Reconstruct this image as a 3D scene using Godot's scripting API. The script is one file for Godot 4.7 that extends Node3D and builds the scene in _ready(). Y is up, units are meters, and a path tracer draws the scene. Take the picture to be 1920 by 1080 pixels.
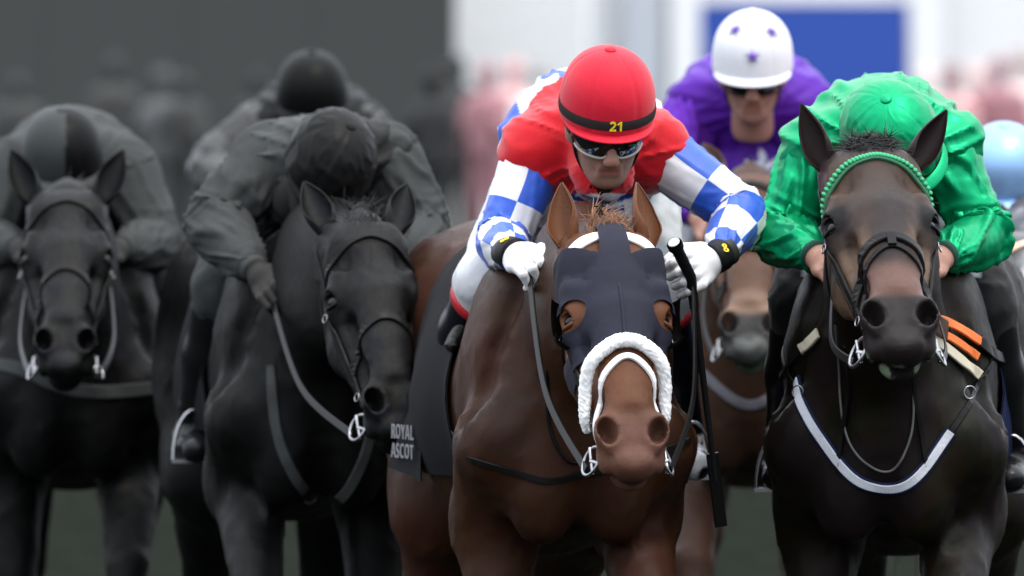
extends Node3D

var tex_cloth: NoiseTexture2D
var tex_cloth_n: NoiseTexture2D
var tex_coat: NoiseTexture2D
var tex_sweat: NoiseTexture2D
var tex_coat_n: NoiseTexture2D

func set_camera() -> void:
	var cam := Camera3D.new()
	cam.name = "camera"
	add_child(cam)
	var a := CameraAttributesPhysical.new()
	a.frustum_focal_length = 351.6
	a.frustum_focus_distance = 18.35
	a.frustum_near = 0.5
	a.frustum_far = 900.0
	a.exposure_aperture = 4.8
	cam.attributes = a
	cam.position = Vector3(0, 1.86, 18.0)
	cam.rotation = Vector3(-0.02146, 0, 0)
	cam.current = true

func set_light() -> void:
	var e := Environment.new()
	e.background_mode = Environment.BG_SKY
	e.tonemap_mode = Environment.TONE_MAPPER_LINEAR
	e.tonemap_exposure = 1.55
	e.sdfgi_enabled = true
	e.ssao_enabled = true
	e.ssil_enabled = true
	var s := ProceduralSkyMaterial.new()
	s.sky_top_color = Color(0.95, 0.97, 1.0)
	s.sky_horizon_color = Color(0.60, 0.62, 0.65)
	s.sky_curve = 0.6
	s.ground_bottom_color = Color(0.20, 0.24, 0.16)
	s.ground_horizon_color = Color(0.45, 0.48, 0.42)
	s.sky_energy_multiplier = 1.5
	s.sun_angle_max = 0.0
	var sky := Sky.new()
	sky.sky_material = s
	e.sky = sky
	var w := WorldEnvironment.new()
	w.environment = e
	add_child(w)
	var sun := DirectionalLight3D.new()
	sun.name = "sun"
	sun.light_energy = 0.5
	sun.light_angular_distance = 10.0
	sun.light_color = Color(1.0, 0.97, 0.92)
	sun.shadow_enabled = true
	sun.rotation_degrees = Vector3(-66, 40, 0)
	add_child(sun)

# ---------------------------------------------------------------- mesh data
class Geo:
	var v := PackedVector3Array()
	var n := PackedVector3Array()
	var c := PackedColorArray()
	var uv := PackedVector2Array()
	var idx := PackedInt32Array()

	func clone() -> Geo:
		var g := Geo.new()
		g.v = v.duplicate(); g.n = n.duplicate(); g.c = c.duplicate(); g.uv = uv.duplicate(); g.idx = idx.duplicate()
		return g

	func moved(t: Transform3D) -> Geo:
		var g := clone()
		var flip := t.basis.determinant() < 0.0
		var nb := t.basis.inverse().transposed()
		for i in g.v.size():
			g.v[i] = t * g.v[i]
		for i in g.n.size():
			g.n[i] = (nb * g.n[i]).normalized()
		if flip:
			for i in range(0, g.idx.size(), 3):
				var a := g.idx[i]
				g.idx[i] = g.idx[i + 1]
				g.idx[i + 1] = a
		return g

	func add(g: Geo) -> Geo:
		var b := v.size()
		v.append_array(g.v); n.append_array(g.n); c.append_array(g.c); uv.append_array(g.uv)
		for i in g.idx:
			idx.append(i + b)
		return self

	# the part of the surface where keep(point) > 0, cut cleanly along keep = 0
	func cut(keep: Callable) -> Geo:
		var g := Geo.new()
		var s := PackedFloat32Array()
		for p in v:
			s.append(keep.call(p))
		var made := {}
		for i in range(0, idx.size(), 3):
			var ring := []
			for k in 3:
				var a := idx[i + k]
				var b := idx[i + (k + 1) % 3]
				if s[a] > 0.0:
					ring.append(Vector2i(a, a))
				if (s[a] > 0.0) != (s[b] > 0.0):
					ring.append(Vector2i(mini(a, b), maxi(a, b)))
			var ids := []
			for e: Vector2i in ring:
				if not made.has(e):
					made[e] = g.v.size()
					var t := s[e.x] / (s[e.x] - s[e.y]) if e.x != e.y else 0.0
					g.v.append(v[e.x].lerp(v[e.y], t))
					g.n.append(n[e.x].lerp(n[e.y], t).normalized())
				ids.append(made[e])
			for k in range(1, ids.size() - 1):
				g.idx.append_array(PackedInt32Array([ids[0], ids[k], ids[k + 1]]))
		return g

	func paint(f: Callable) -> Geo:
		c.resize(v.size())
		for i in v.size():
			c[i] = f.call(v[i], n[i])
		return self

	func normals() -> Geo:
		n.resize(v.size())
		n.fill(Vector3.ZERO)
		for i in range(0, idx.size(), 3):
			var a := idx[i]
			var b := idx[i + 1]
			var d := idx[i + 2]
			var k := (v[d] - v[a]).cross(v[b] - v[a])
			n[a] += k; n[b] += k; n[d] += k
		for i in n.size():
			n[i] = n[i].normalized()
		return self

	func mesh() -> ArrayMesh:
		var a := []
		a.resize(Mesh.ARRAY_MAX)
		a[Mesh.ARRAY_VERTEX] = v
		a[Mesh.ARRAY_NORMAL] = n
		if c.size() == v.size():
			a[Mesh.ARRAY_COLOR] = c
		if uv.size() == v.size():
			a[Mesh.ARRAY_TEX_UV] = uv
		a[Mesh.ARRAY_INDEX] = idx
		var m := ArrayMesh.new()
		m.add_surface_from_arrays(Mesh.PRIMITIVE_TRIANGLES, a)
		return m


# ---------------------------------------------------------------- rounded bodies: a distance field on a grid, meshed as surface nets
class Field:
	var o: Vector3
	var h: float
	var nx: int
	var ny: int
	var nz: int
	var f := PackedFloat32Array()

	func _init(lo: Vector3, hi: Vector3, cell: float) -> void:
		o = lo
		h = cell
		nx = int((hi.x - lo.x) / h) + 2
		ny = int((hi.y - lo.y) / h) + 2
		nz = int((hi.z - lo.z) / h) + 2
		f.resize(nx * ny * nz)
		f.fill(0.3)

	func box_of(lo: Vector3, hi: Vector3) -> Array:
		var a := ((lo - o) / h).floor()
		var b := ((hi - o) / h).ceil()
		return [maxi(int(a.x), 0), maxi(int(a.y), 0), maxi(int(a.z), 0), mini(int(b.x), nx - 1), mini(int(b.y), ny - 1), mini(int(b.z), nz - 1)]

	# a tapered capsule from a to b; w widens it along side
	func cone(a: Vector3, b: Vector3, ra: float, rb: float, k := 0.03, w := 1.0, side := Vector3.RIGHT, carve := false) -> Field:
		var m := (maxf(ra, rb) * maxf(w, 1.0)) + k + 2.5 * h
		var mv := Vector3(m, m, m)
		var e := box_of(a.min(b) - mv, a.max(b) + mv)
		var ba := b - a
		var bb := 1.0 / maxf(ba.length_squared(), 1e-9)
		var iw := 1.0 / (w * w) - 1.0
		var dr := rb - ra
		var q4 := 0.25 / k
		for z in range(e[2], e[5] + 1):
			for y in range(e[1], e[4] + 1):
				var i: int = (z * ny + y) * nx + e[0]
				var pa := Vector3(o.x + e[0] * h, o.y + y * h, o.z + z * h) - a
				for x in range(e[0], e[3] + 1):
					var t := clampf(pa.dot(ba) * bb, 0.0, 1.0)
					var q := pa - ba * t
					var s := q.dot(side)
					var d := sqrt(q.length_squared() + s * s * iw) - ra - dr * t
					if carve:
						d = -d
						var cur := f[i]
						var hh := k - absf(cur - d)
						f[i] = maxf(cur, d) + (hh * hh * q4 if hh > 0.0 else 0.0)
					else:
						var cur := f[i]
						var hh := k - absf(cur - d)
						f[i] = minf(cur, d) - (hh * hh * q4 if hh > 0.0 else 0.0)
					i += 1
					pa.x += h
		return self

	# an ellipsoid; turn holds its axes
	func ell(c: Vector3, r: Vector3, k := 0.03, turn := Basis(), carve := false) -> Field:
		var big := maxf(r.x, maxf(r.y, r.z)) + k + 2.5 * h
		var ext := Vector3.ZERO
		for j in 3:
			ext[j] = sqrt(pow(turn.x[j] * r.x, 2) + pow(turn.y[j] * r.y, 2) + pow(turn.z[j] * r.z, 2)) + k + 2.5 * h
		ext = ext.min(Vector3(big, big, big))
		var e := box_of(c - ext, c + ext)
		var inv := turn.transposed()
		var ir := Vector3(1.0 / r.x, 1.0 / r.y, 1.0 / r.z)
		var step := (inv * Vector3(h, 0, 0)) * ir
		var q4 := 0.25 / k
		for z in range(e[2], e[5] + 1):
			for y in range(e[1], e[4] + 1):
				var i: int = (z * ny + y) * nx + e[0]
				var p := (inv * (Vector3(o.x + e[0] * h, o.y + y * h, o.z + z * h) - c)) * ir
				for x in range(e[0], e[3] + 1):
					var k0 := p.length()
					var d := k0 * (k0 - 1.0) / maxf((p * ir).length(), 1e-6)
					var cur := f[i]
					if carve:
						d = -d
						var hh := k - absf(cur - d)
						f[i] = maxf(cur, d) + (hh * hh * q4 if hh > 0.0 else 0.0)
					else:
						var hh := k - absf(cur - d)
						f[i] = minf(cur, d) - (hh * hh * q4 if hh > 0.0 else 0.0)
					i += 1
					p += step
		return self

	# moves the surface in and out by amount(point)
	func ruffle(amount: Callable, reach := 3.0) -> Field:
		var lim := h * reach
		for z in nz:
			for y in ny:
				var i := (z * ny + y) * nx
				for x in nx:
					if absf(f[i]) < lim:
						f[i] -= amount.call(o + Vector3(x, y, z) * h)
					i += 1
		return self

	func at(p: Vector3) -> float:
		var q := (p - o) / h
		if q.x < 0.0 or q.y < 0.0 or q.z < 0.0 or q.x >= nx - 1 or q.y >= ny - 1 or q.z >= nz - 1:
			return 0.3
		var x := int(q.x)
		var y := int(q.y)
		var z := int(q.z)
		var u := q.x - x
		var w := q.y - y
		var t := q.z - z
		var i := (z * ny + y) * nx + x
		var j := i + nx * ny
		return lerpf(lerpf(lerpf(f[i], f[i + 1], u), lerpf(f[i + nx], f[i + nx + 1], u), w), lerpf(lerpf(f[j], f[j + 1], u), lerpf(f[j + nx], f[j + nx + 1], u), w), t)

	func slope(p: Vector3) -> Vector3:
		var e := h * 1.2
		return Vector3(at(p + Vector3(e, 0, 0)) - at(p - Vector3(e, 0, 0)), at(p + Vector3(0, e, 0)) - at(p - Vector3(0, e, 0)), at(p + Vector3(0, 0, e)) - at(p - Vector3(0, 0, e))).normalized()

	# the first point on the way from a to b that is off outside the surface
	func hit(a: Vector3, b: Vector3, off := 0.0) -> Vector3:
		var steps := int(a.distance_to(b) / (h * 0.5)) + 1
		var last := 1.0
		for s in steps + 1:
			var p := a.lerp(b, float(s) / steps)
			var d := at(p) - off
			if d < 0.0:
				var back := d / (last - d) if s > 0 else 0.0
				return p.lerp(a.lerp(b, float(s - 1) / steps), clampf(-back, 0.0, 1.0))
			last = d
		return b

	func geo() -> Geo:
		var g := Geo.new()
		var sx := 1
		var sy := nx
		var sz := nx * ny
		var corner := [0, sx, sy, sx + sy, sz, sx + sz, sy + sz, sx + sy + sz]
		var off := [Vector3(0, 0, 0), Vector3(1, 0, 0), Vector3(0, 1, 0), Vector3(1, 1, 0), Vector3(0, 0, 1), Vector3(1, 0, 1), Vector3(0, 1, 1), Vector3(1, 1, 1)]
		var ea := [0, 2, 4, 6, 0, 1, 4, 5, 0, 1, 2, 3]
		var eb := [1, 3, 5, 7, 2, 3, 6, 7, 4, 5, 6, 7]
		var id := PackedInt32Array()
		id.resize(f.size())
		id.fill(-1)
		var lim := h * 4.0
		var cells := PackedInt32Array()
		var d := PackedFloat32Array()
		d.resize(8)
		for z in nz - 1:
			for y in ny - 1:
				var i := (z * ny + y) * nx
				for x in nx - 1:
					if absf(f[i]) < lim:
						var inside := 0
						for k in 8:
							d[k] = f[i + corner[k]]
							if d[k] < 0.0:
								inside += 1
						if inside > 0 and inside < 8:
							var sum := Vector3.ZERO
							var cnt := 0
							for k in 12:
								var da := d[ea[k]]
								var db := d[eb[k]]
								if (da < 0.0) != (db < 0.0):
									var oa: Vector3 = off[ea[k]]
									sum += oa.lerp(off[eb[k]], da / (da - db))
									cnt += 1
							id[i] = g.v.size()
							cells.append(i)
							g.v.append(o + (Vector3(x, y, z) + sum / cnt) * h)
					i += 1
		for i in cells:
			var s := f[i] < 0.0
			var x := i % nx
			var y := (i / nx) % ny
			var z := i / sz
			if y > 0 and z > 0 and s != (f[i + sx] < 0.0):
				quad(g.idx, id[i], id[i - sy], id[i - sy - sz], id[i - sz], s)
			if x > 0 and z > 0 and s != (f[i + sy] < 0.0):
				quad(g.idx, id[i], id[i - sz], id[i - sz - sx], id[i - sx], s)
			if x > 0 and y > 0 and s != (f[i + sz] < 0.0):
				quad(g.idx, id[i], id[i - sx], id[i - sx - sy], id[i - sy], s)
		return g.normals()

	func quad(idx: PackedInt32Array, a: int, b: int, c: int, e: int, s: bool) -> void:
		if a < 0 or b < 0 or c < 0 or e < 0:
			return
		if not s:
			idx.append_array(PackedInt32Array([a, b, c, a, c, e]))
		else:
			idx.append_array(PackedInt32Array([a, c, b, a, e, c]))


# ---------------------------------------------------------------- swept and turned shapes
func smooth_path(pts: Array, count: int) -> PackedVector3Array:
	var out := PackedVector3Array()
	var n := pts.size()
	for i in count:
		var t := float(i) / (count - 1) * (n - 1)
		var k := mini(int(t), n - 2)
		var u := t - k
		var p0: Vector3 = pts[maxi(k - 1, 0)]
		var p1: Vector3 = pts[k]
		var p2: Vector3 = pts[k + 1]
		var p3: Vector3 = pts[mini(k + 2, n - 1)]
		out.append(p1.cubic_interpolate(p2, p0, p3, u))
	return out

func smooth_values(vals: Array, count: int) -> PackedFloat32Array:
	var out := PackedFloat32Array()
	var n := vals.size()
	for i in count:
		var t := float(i) / (count - 1) * (n - 1)
		var k := mini(int(t), n - 2)
		out.append(cubic_interpolate(vals[k], vals[k + 1], vals[maxi(k - 1, 0)], vals[mini(k + 2, n - 1)], t - k))
	return out

# a tube along path with one radius per point; squash flattens it along the frame's second axis; bump(u, v, point) adds to the radius
func tube(path: PackedVector3Array, radii: PackedFloat32Array, sides := 12, squash := 1.0, up := Vector3.UP, bump = null, caps := true) -> Geo:
	var g := Geo.new()
	var n := path.size()
	var x := Vector3.ZERO
	for i in n:
		var t := (path[mini(i + 1, n - 1)] - path[maxi(i - 1, 0)]).normalized()
		if i == 0:
			x = up.cross(t)
			if x.length() < 0.05:
				x = Vector3.RIGHT.cross(t)
		x = (x - t * x.dot(t)).normalized()
		var y := t.cross(x)
		for s in sides + 1:
			var u := float(s) / sides
			var a := u * TAU
			var r := radii[i]
			if bump != null:
				r += bump.call(u, float(i) / (n - 1), path[i] + (x * cos(a) + y * sin(a)) * r)
			g.v.append(path[i] + x * cos(a) * r + y * sin(a) * r * squash)
			g.uv.append(Vector2(u, float(i) / (n - 1)))
	for i in n - 1:
		for s in sides:
			var a := i * (sides + 1) + s
			g.idx.append_array(PackedInt32Array([a, a + 1, a + sides + 1, a + 1, a + sides + 2, a + sides + 1]))
	g.normals()
	for i in n:   # one normal across the seam
		var a := i * (sides + 1)
		var k := (g.n[a] + g.n[a + sides]).normalized()
		g.n[a] = k
		g.n[a + sides] = k
	if caps:
		for e in 2:
			var row: int = 0 if e == 0 else (n - 1) * (sides + 1)
			var t := (path[0] - path[1]).normalized() if e == 0 else (path[n - 1] - path[n - 2]).normalized()
			var b := g.v.size()
			for s in sides:
				g.v.append(g.v[row + s]); g.n.append(t); g.uv.append(g.uv[row + s])
			g.v.append(path[0] if e == 0 else path[n - 1]); g.n.append(t); g.uv.append(Vector2(0.5, float(e)))
			for s in sides:
				var p := b + s
				var q := b + (s + 1) % sides
				if e == 0:
					g.idx.append_array(PackedInt32Array([p, b + sides, q]))
				else:
					g.idx.append_array(PackedInt32Array([p, q, b + sides]))
	return g

func rod(a: Vector3, b: Vector3, ra: float, rb := -1.0, sides := 10) -> Geo:
	return tube(PackedVector3Array([a, a.lerp(b, 0.02), a.lerp(b, 0.98), b]), PackedFloat32Array([ra * 0.7, ra, ra if rb < 0.0 else rb, (ra if rb < 0.0 else rb) * 0.7]), sides)

# a flat strap lying along path with its face turned to faces[i]
func strap(path: PackedVector3Array, faces: PackedVector3Array, width: float, thick: float, widths := PackedFloat32Array()) -> Geo:
	var g := Geo.new()
	var n := path.size()
	var prof := [Vector2(-0.5, -0.5), Vector2(-0.5, 0.2), Vector2(-0.42, 0.5), Vector2(0.42, 0.5), Vector2(0.5, 0.2), Vector2(0.5, -0.5)]
	var len := 0.0
	for i in n:
		if i > 0:
			len += path[i].distance_to(path[i - 1])
		var t := (path[mini(i + 1, n - 1)] - path[maxi(i - 1, 0)]).normalized()
		var f := (faces[i] - t * faces[i].dot(t)).normalized()
		var s := f.cross(t)
		var w := widths[i] if widths.size() == n else width
		for k in prof.size():
			g.v.append(path[i] + s * prof[k].x * w + f * prof[k].y * thick)
			g.uv.append(Vector2(prof[k].x + 0.5, len))
	var m := prof.size()
	for i in n - 1:
		for k in m:
			var a := i * m + k
			var b := i * m + (k + 1) % m
			g.idx.append_array(PackedInt32Array([a, b, a + m, b, b + m, a + m]))
	for e in 2:
		var b: int = 0 if e == 0 else (n - 1) * m
		for k in range(1, m - 1):
			if e == 0:
				g.idx.append_array(PackedInt32Array([b, b + k + 1, b + k]))
			else:
				g.idx.append_array(PackedInt32Array([b, b + k, b + k + 1]))
	# flat edges: give every face its own corners
	var flat := Geo.new()
	for i in range(0, g.idx.size()):
		flat.v.append(g.v[g.idx[i]])
		flat.uv.append(g.uv[g.idx[i]])
		flat.idx.append(i)
	flat.normals()
	return flat

# a strap laid on a body: rays from outer towards inner points stop just outside the surface
func laid_strap(f: Field, outer: Array, inner: Array, width: float, thick: float, count := 28, lift := 0.002) -> Geo:
	var po := smooth_path(outer, count)
	var pi := smooth_path(inner, count)
	var path := PackedVector3Array()
	for i in count:
		path.append(f.hit(po[i], pi[i], lift))
	var soft := PackedVector3Array(path)
	for pass_ in 2:
		for i in range(1, count - 1):
			soft[i] = path[i] * 0.5 + (path[i - 1] + path[i + 1]) * 0.25
		path = soft.duplicate()
	var faces := PackedVector3Array()
	for i in count:
		var k := f.slope(path[i])
		faces.append(k if k.length() > 0.5 else (po[i] - pi[i]).normalized())
	return strap(path, faces, width, thick)

func ring(c: Vector3, axis: Vector3, r: float, thick: float, part := 1.0, from := 0.0, sides := 8) -> Geo:
	var x := axis.cross(Vector3.UP)
	if x.length() < 0.1:
		x = axis.cross(Vector3.RIGHT)
	x = x.normalized()
	var y := axis.normalized().cross(x)
	var path := PackedVector3Array()
	var rad := PackedFloat32Array()
	for i in 25:
		var a := from + TAU * part * i / 24.0
		path.append(c + (x * cos(a) + y * sin(a)) * r)
		rad.append(thick)
	return tube(path, rad, sides, 1.0, axis, null, part < 1.0)

# a shape turned about the y axis from (radius, height) points
func lathe(prof: Array, sides := 32, bump = null) -> Geo:
	var g := Geo.new()
	var m := prof.size()
	for i in m:
		for s in sides + 1:
			var u := float(s) / sides
			var p: Vector2 = prof[i]
			var r := p.x
			if bump != null:
				r += bump.call(u, float(i) / (m - 1))
			g.v.append(Vector3(sin(u * TAU) * r, p.y, cos(u * TAU) * r))
			g.uv.append(Vector2(u, float(i) / (m - 1)))
	for i in m - 1:
		for s in sides:
			var a := i * (sides + 1) + s
			g.idx.append_array(PackedInt32Array([a, a + sides + 1, a + 1, a + 1, a + sides + 1, a + sides + 2]))
	g.normals()
	for i in m:
		var a := i * (sides + 1)
		var k := (g.n[a] + g.n[a + sides]).normalized()
		g.n[a] = k
		g.n[a + sides] = k
	return g

func slab(size: Vector3, c := Vector3.ZERO, bevel := 0.004) -> Geo:
	var g := Geo.new()
	var b := BoxMesh.new()
	b.size = size
	var a := b.surface_get_arrays(0)
	g.v = a[Mesh.ARRAY_VERTEX]; g.n = a[Mesh.ARRAY_NORMAL]; g.uv = a[Mesh.ARRAY_TEX_UV]; g.idx = a[Mesh.ARRAY_INDEX]
	return g.moved(Transform3D(Basis(), c))

func ball(c: Vector3, r: Vector3, turn := Basis(), segs := 20) -> Geo:
	var g := Geo.new()
	var b := SphereMesh.new()
	b.radius = 1.0; b.height = 2.0; b.radial_segments = segs; b.rings = segs / 2
	var a := b.surface_get_arrays(0)
	g.v = a[Mesh.ARRAY_VERTEX]; g.n = a[Mesh.ARRAY_NORMAL]; g.uv = a[Mesh.ARRAY_TEX_UV]; g.idx = a[Mesh.ARRAY_INDEX]
	return g.moved(Transform3D(turn * Basis.from_scale(r), c))

# ---------------------------------------------------------------- nodes and names
var taken := {}

func numbered(called: String) -> String:
	if not taken.has(called):
		taken[called] = 0
		return called
	taken[called] += 1
	return "%s_%03d" % [called, taken[called]]

func thing(called: String, label: String, category: String, at := Transform3D(), group := "") -> Node3D:
	var o := Node3D.new()
	o.name = numbered(called)
	add_child(o)
	o.transform = at
	o.set_meta("label", label)
	o.set_meta("category", category)
	if group:
		o.set_meta("group", group)
	return o

func part(called: String, g: Geo, m: Material, parent: Node, label := "") -> MeshInstance3D:
	var o := MeshInstance3D.new()
	o.name = called
	o.mesh = g.mesh()
	o.material_override = m
	parent.add_child(o, true)
	if label:
		o.set_meta("label", label)
	return o

func structure(called: String, g: Geo, m: Material) -> MeshInstance3D:
	var o := part(called, g, m, self)
	o.set_meta("kind", "structure")
	return o

# ---------------------------------------------------------------- materials
var mats := {}

func lin(r: float, g: float, b: float) -> Color:
	return Color(r, g, b).linear_to_srgb()

func plain(called: String, c: Color, rough := 0.6, spec := 0.5, metal := 0.0) -> StandardMaterial3D:
	if mats.has(called):
		return mats[called]
	var m := StandardMaterial3D.new()
	m.resource_name = called
	m.albedo_color = c
	m.roughness = rough
	m.metallic_specular = spec
	m.metallic = metal
	mats[called] = m
	return m

func noise_tex(freq: float, seed_: int, lo: float, hi: float, as_normal := false, bump := 4.0, size := 512, kind := FastNoiseLite.TYPE_SIMPLEX_SMOOTH, octaves := 4) -> NoiseTexture2D:
	var n := FastNoiseLite.new()
	n.noise_type = kind
	n.seed = seed_
	n.frequency = freq
	n.fractal_octaves = octaves
	var t := NoiseTexture2D.new()
	t.width = size
	t.height = size
	t.seamless = true
	t.noise = n
	if as_normal:
		t.as_normal_map = true
		t.bump_strength = bump
	else:
		var r := Gradient.new()
		r.set_color(0, Color(lo, lo, lo))
		r.set_color(1, Color(hi, hi, hi))
		t.color_ramp = r
	return t

func weave(called: String, c: Color, rough: float, sheen := 0.0, spec := 0.22) -> StandardMaterial3D:
	if mats.has(called):
		return mats[called]
	var m := plain(called, c, rough, spec)
	m.uv1_triplanar = true
	m.uv1_scale = Vector3(6, 6, 6)
	m.albedo_texture = tex_cloth
	m.normal_enabled = true
	m.normal_texture = tex_cloth_n
	m.normal_scale = 0.35
	if sheen > 0.0:
		m.rim_enabled = true
		m.rim = sheen
	return m

func make_textures() -> void:
	tex_cloth = noise_tex(0.05, 11, 0.90, 1.0)
	tex_cloth_n = noise_tex(0.22, 12, 0, 1, true, 3.0)
	tex_coat = noise_tex(0.06, 21, 0.72, 1.0)
	tex_sweat = noise_tex(0.012, 31, 0.55, 1.0, false, 1.0, 512, FastNoiseLite.TYPE_SIMPLEX_SMOOTH, 5)
	tex_coat_n = noise_tex(0.16, 22, 0, 1, true, 3.0)

# ---------------------------------------------------------------- horses
# A horse stands at the origin of its own axes: ground under the withers, +z the way it runs.
# Its head has axes of its own: origin at the poll, -y down to the muzzle, +z out of the face.
var head_field: Field
var head_geo: Geo
var body_field: Field
var body_geo: Geo
var fuzz := FastNoiseLite.new()

func make_head() -> void:
	var f := Field.new(Vector3(-0.17, -0.70, -0.34), Vector3(0.17, 0.14, 0.09), 0.0055)
	# neck stub, cranium and forehead
	f.cone(Vector3(0, -0.085, -0.215), Vector3(0, -0.05, -0.13), 0.085, 0.095, 0.05, 0.85)
	f.ell(Vector3(0, -0.07, -0.085), Vector3(0.090, 0.105, 0.085), 0.05)
	f.ell(Vector3(0, -0.17, -0.058), Vector3(0.086, 0.12, 0.060), 0.05)
	# nose bridge, narrowing, then widening at the nostrils
	f.cone(Vector3(0, -0.20, -0.065), Vector3(0, -0.36, -0.056), 0.064, 0.050, 0.05, 1.06)
	f.cone(Vector3(0, -0.36, -0.056), Vector3(0, -0.50, -0.052), 0.050, 0.046, 0.04, 1.06)
	f.cone(Vector3(0, -0.22, -0.012), Vector3(0, -0.47, -0.022), 0.014, 0.013, 0.05, 1.9)
	# jaw: round cheeks and the two bars of the mandible
	for s in [-1.0, 1.0]:
		f.ell(Vector3(s * 0.060, -0.185, -0.165), Vector3(0.034, 0.125, 0.105), 0.05)
		f.cone(Vector3(s * 0.050, -0.27, -0.18), Vector3(s * 0.024, -0.47, -0.125), 0.036, 0.024, 0.05)
		# facial crest and side of the nose
		f.cone(Vector3(s * 0.084, -0.235, -0.085), Vector3(s * 0.056, -0.37, -0.088), 0.014, 0.010, 0.03)
		f.cone(Vector3(s * 0.040, -0.30, -0.10), Vector3(s * 0.030, -0.46, -0.09), 0.036, 0.030, 0.04)
		# bony arch over the eye, and the hollow above it
		f.cone(Vector3(s * 0.076, -0.150, -0.040), Vector3(s * 0.097, -0.205, -0.052), 0.022, 0.020, 0.03)
		f.cone(Vector3(s * 0.097, -0.205, -0.056), Vector3(s * 0.090, -0.245, -0.075), 0.018, 0.012, 0.03)
		f.ell(Vector3(s * 0.070, -0.105, -0.018), Vector3(0.020, 0.034, 0.016), 0.035, Basis(), true)
		# temple muscle and ear base
		f.ell(Vector3(s * 0.060, -0.06, -0.048), Vector3(0.034, 0.07, 0.04), 0.03)
		f.ell(Vector3(s * 0.072, 0.000, -0.090), Vector3(0.032, 0.05, 0.038), 0.03)
		# eye socket
		f.ell(Vector3(s * 0.113, -0.213, -0.046), Vector3(0.020, 0.021, 0.016), 0.012, Basis(Vector3.BACK, s * 0.25), true)
		# groove along the side of the nose
		f.cone(Vector3(s * 0.070, -0.29, -0.050), Vector3(s * 0.062, -0.44, -0.050), 0.008, 0.010, 0.03, 1.0, Vector3.RIGHT, true)
	# muzzle
	f.ell(Vector3(0, -0.535, -0.070), Vector3(0.060, 0.062, 0.055), 0.04)
	f.ell(Vector3(0, -0.592, -0.066), Vector3(0.046, 0.030, 0.044), 0.025)
	f.ell(Vector3(0, -0.570, -0.122), Vector3(0.040, 0.040, 0.026), 0.012)
	f.ell(Vector3(0, -0.545, -0.135), Vector3(0.032, 0.035, 0.022), 0.02)
	for s in [-1.0, 1.0]:
		var out := Basis(Vector3.BACK, s * -0.28) * Basis(Vector3.RIGHT, 0.25)
		f.ell(Vector3(s * 0.047, -0.528, -0.036), Vector3(0.033, 0.044, 0.031), 0.020, out)
		f.ell(Vector3(s * 0.053, -0.536, -0.010), Vector3(0.0195, 0.031, 0.060), 0.007, out, true)
		f.ell(Vector3(s * 0.056, -0.560, -0.085), Vector3(0.016, 0.035, 0.03), 0.02)
	# dip between the nostrils and the line of the mouth
	f.cone(Vector3(0, -0.50, 0.004), Vector3(0, -0.60, -0.012), 0.010, 0.012, 0.03, 1.5, Vector3.RIGHT, true)
	f.cone(Vector3(-0.07, -0.585, -0.101), Vector3(0.07, -0.585, -0.101), 0.006, 0.006, 0.008, 1.0, Vector3.RIGHT, true)
	# veins and small unevenness under the skin
	f.ruffle(func(p: Vector3) -> float:
		var q := Vector3(absf(p.x) + 0.01, p.y, p.z)
		var vein := 1.0 - absf(fuzz.get_noise_3d(q.x * 30.0, p.y * 17.0, p.z * 30.0)) * 7.0
		return maxf(vein, 0.0) * 0.0016 * smoothstep(0.03, 0.06, q.x) + fuzz.get_noise_3d(p.x * 60.0, p.y * 60.0, p.z * 60.0 + 9.0) * 0.0012)
	head_field = f
	head_geo = f.geo()

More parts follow.
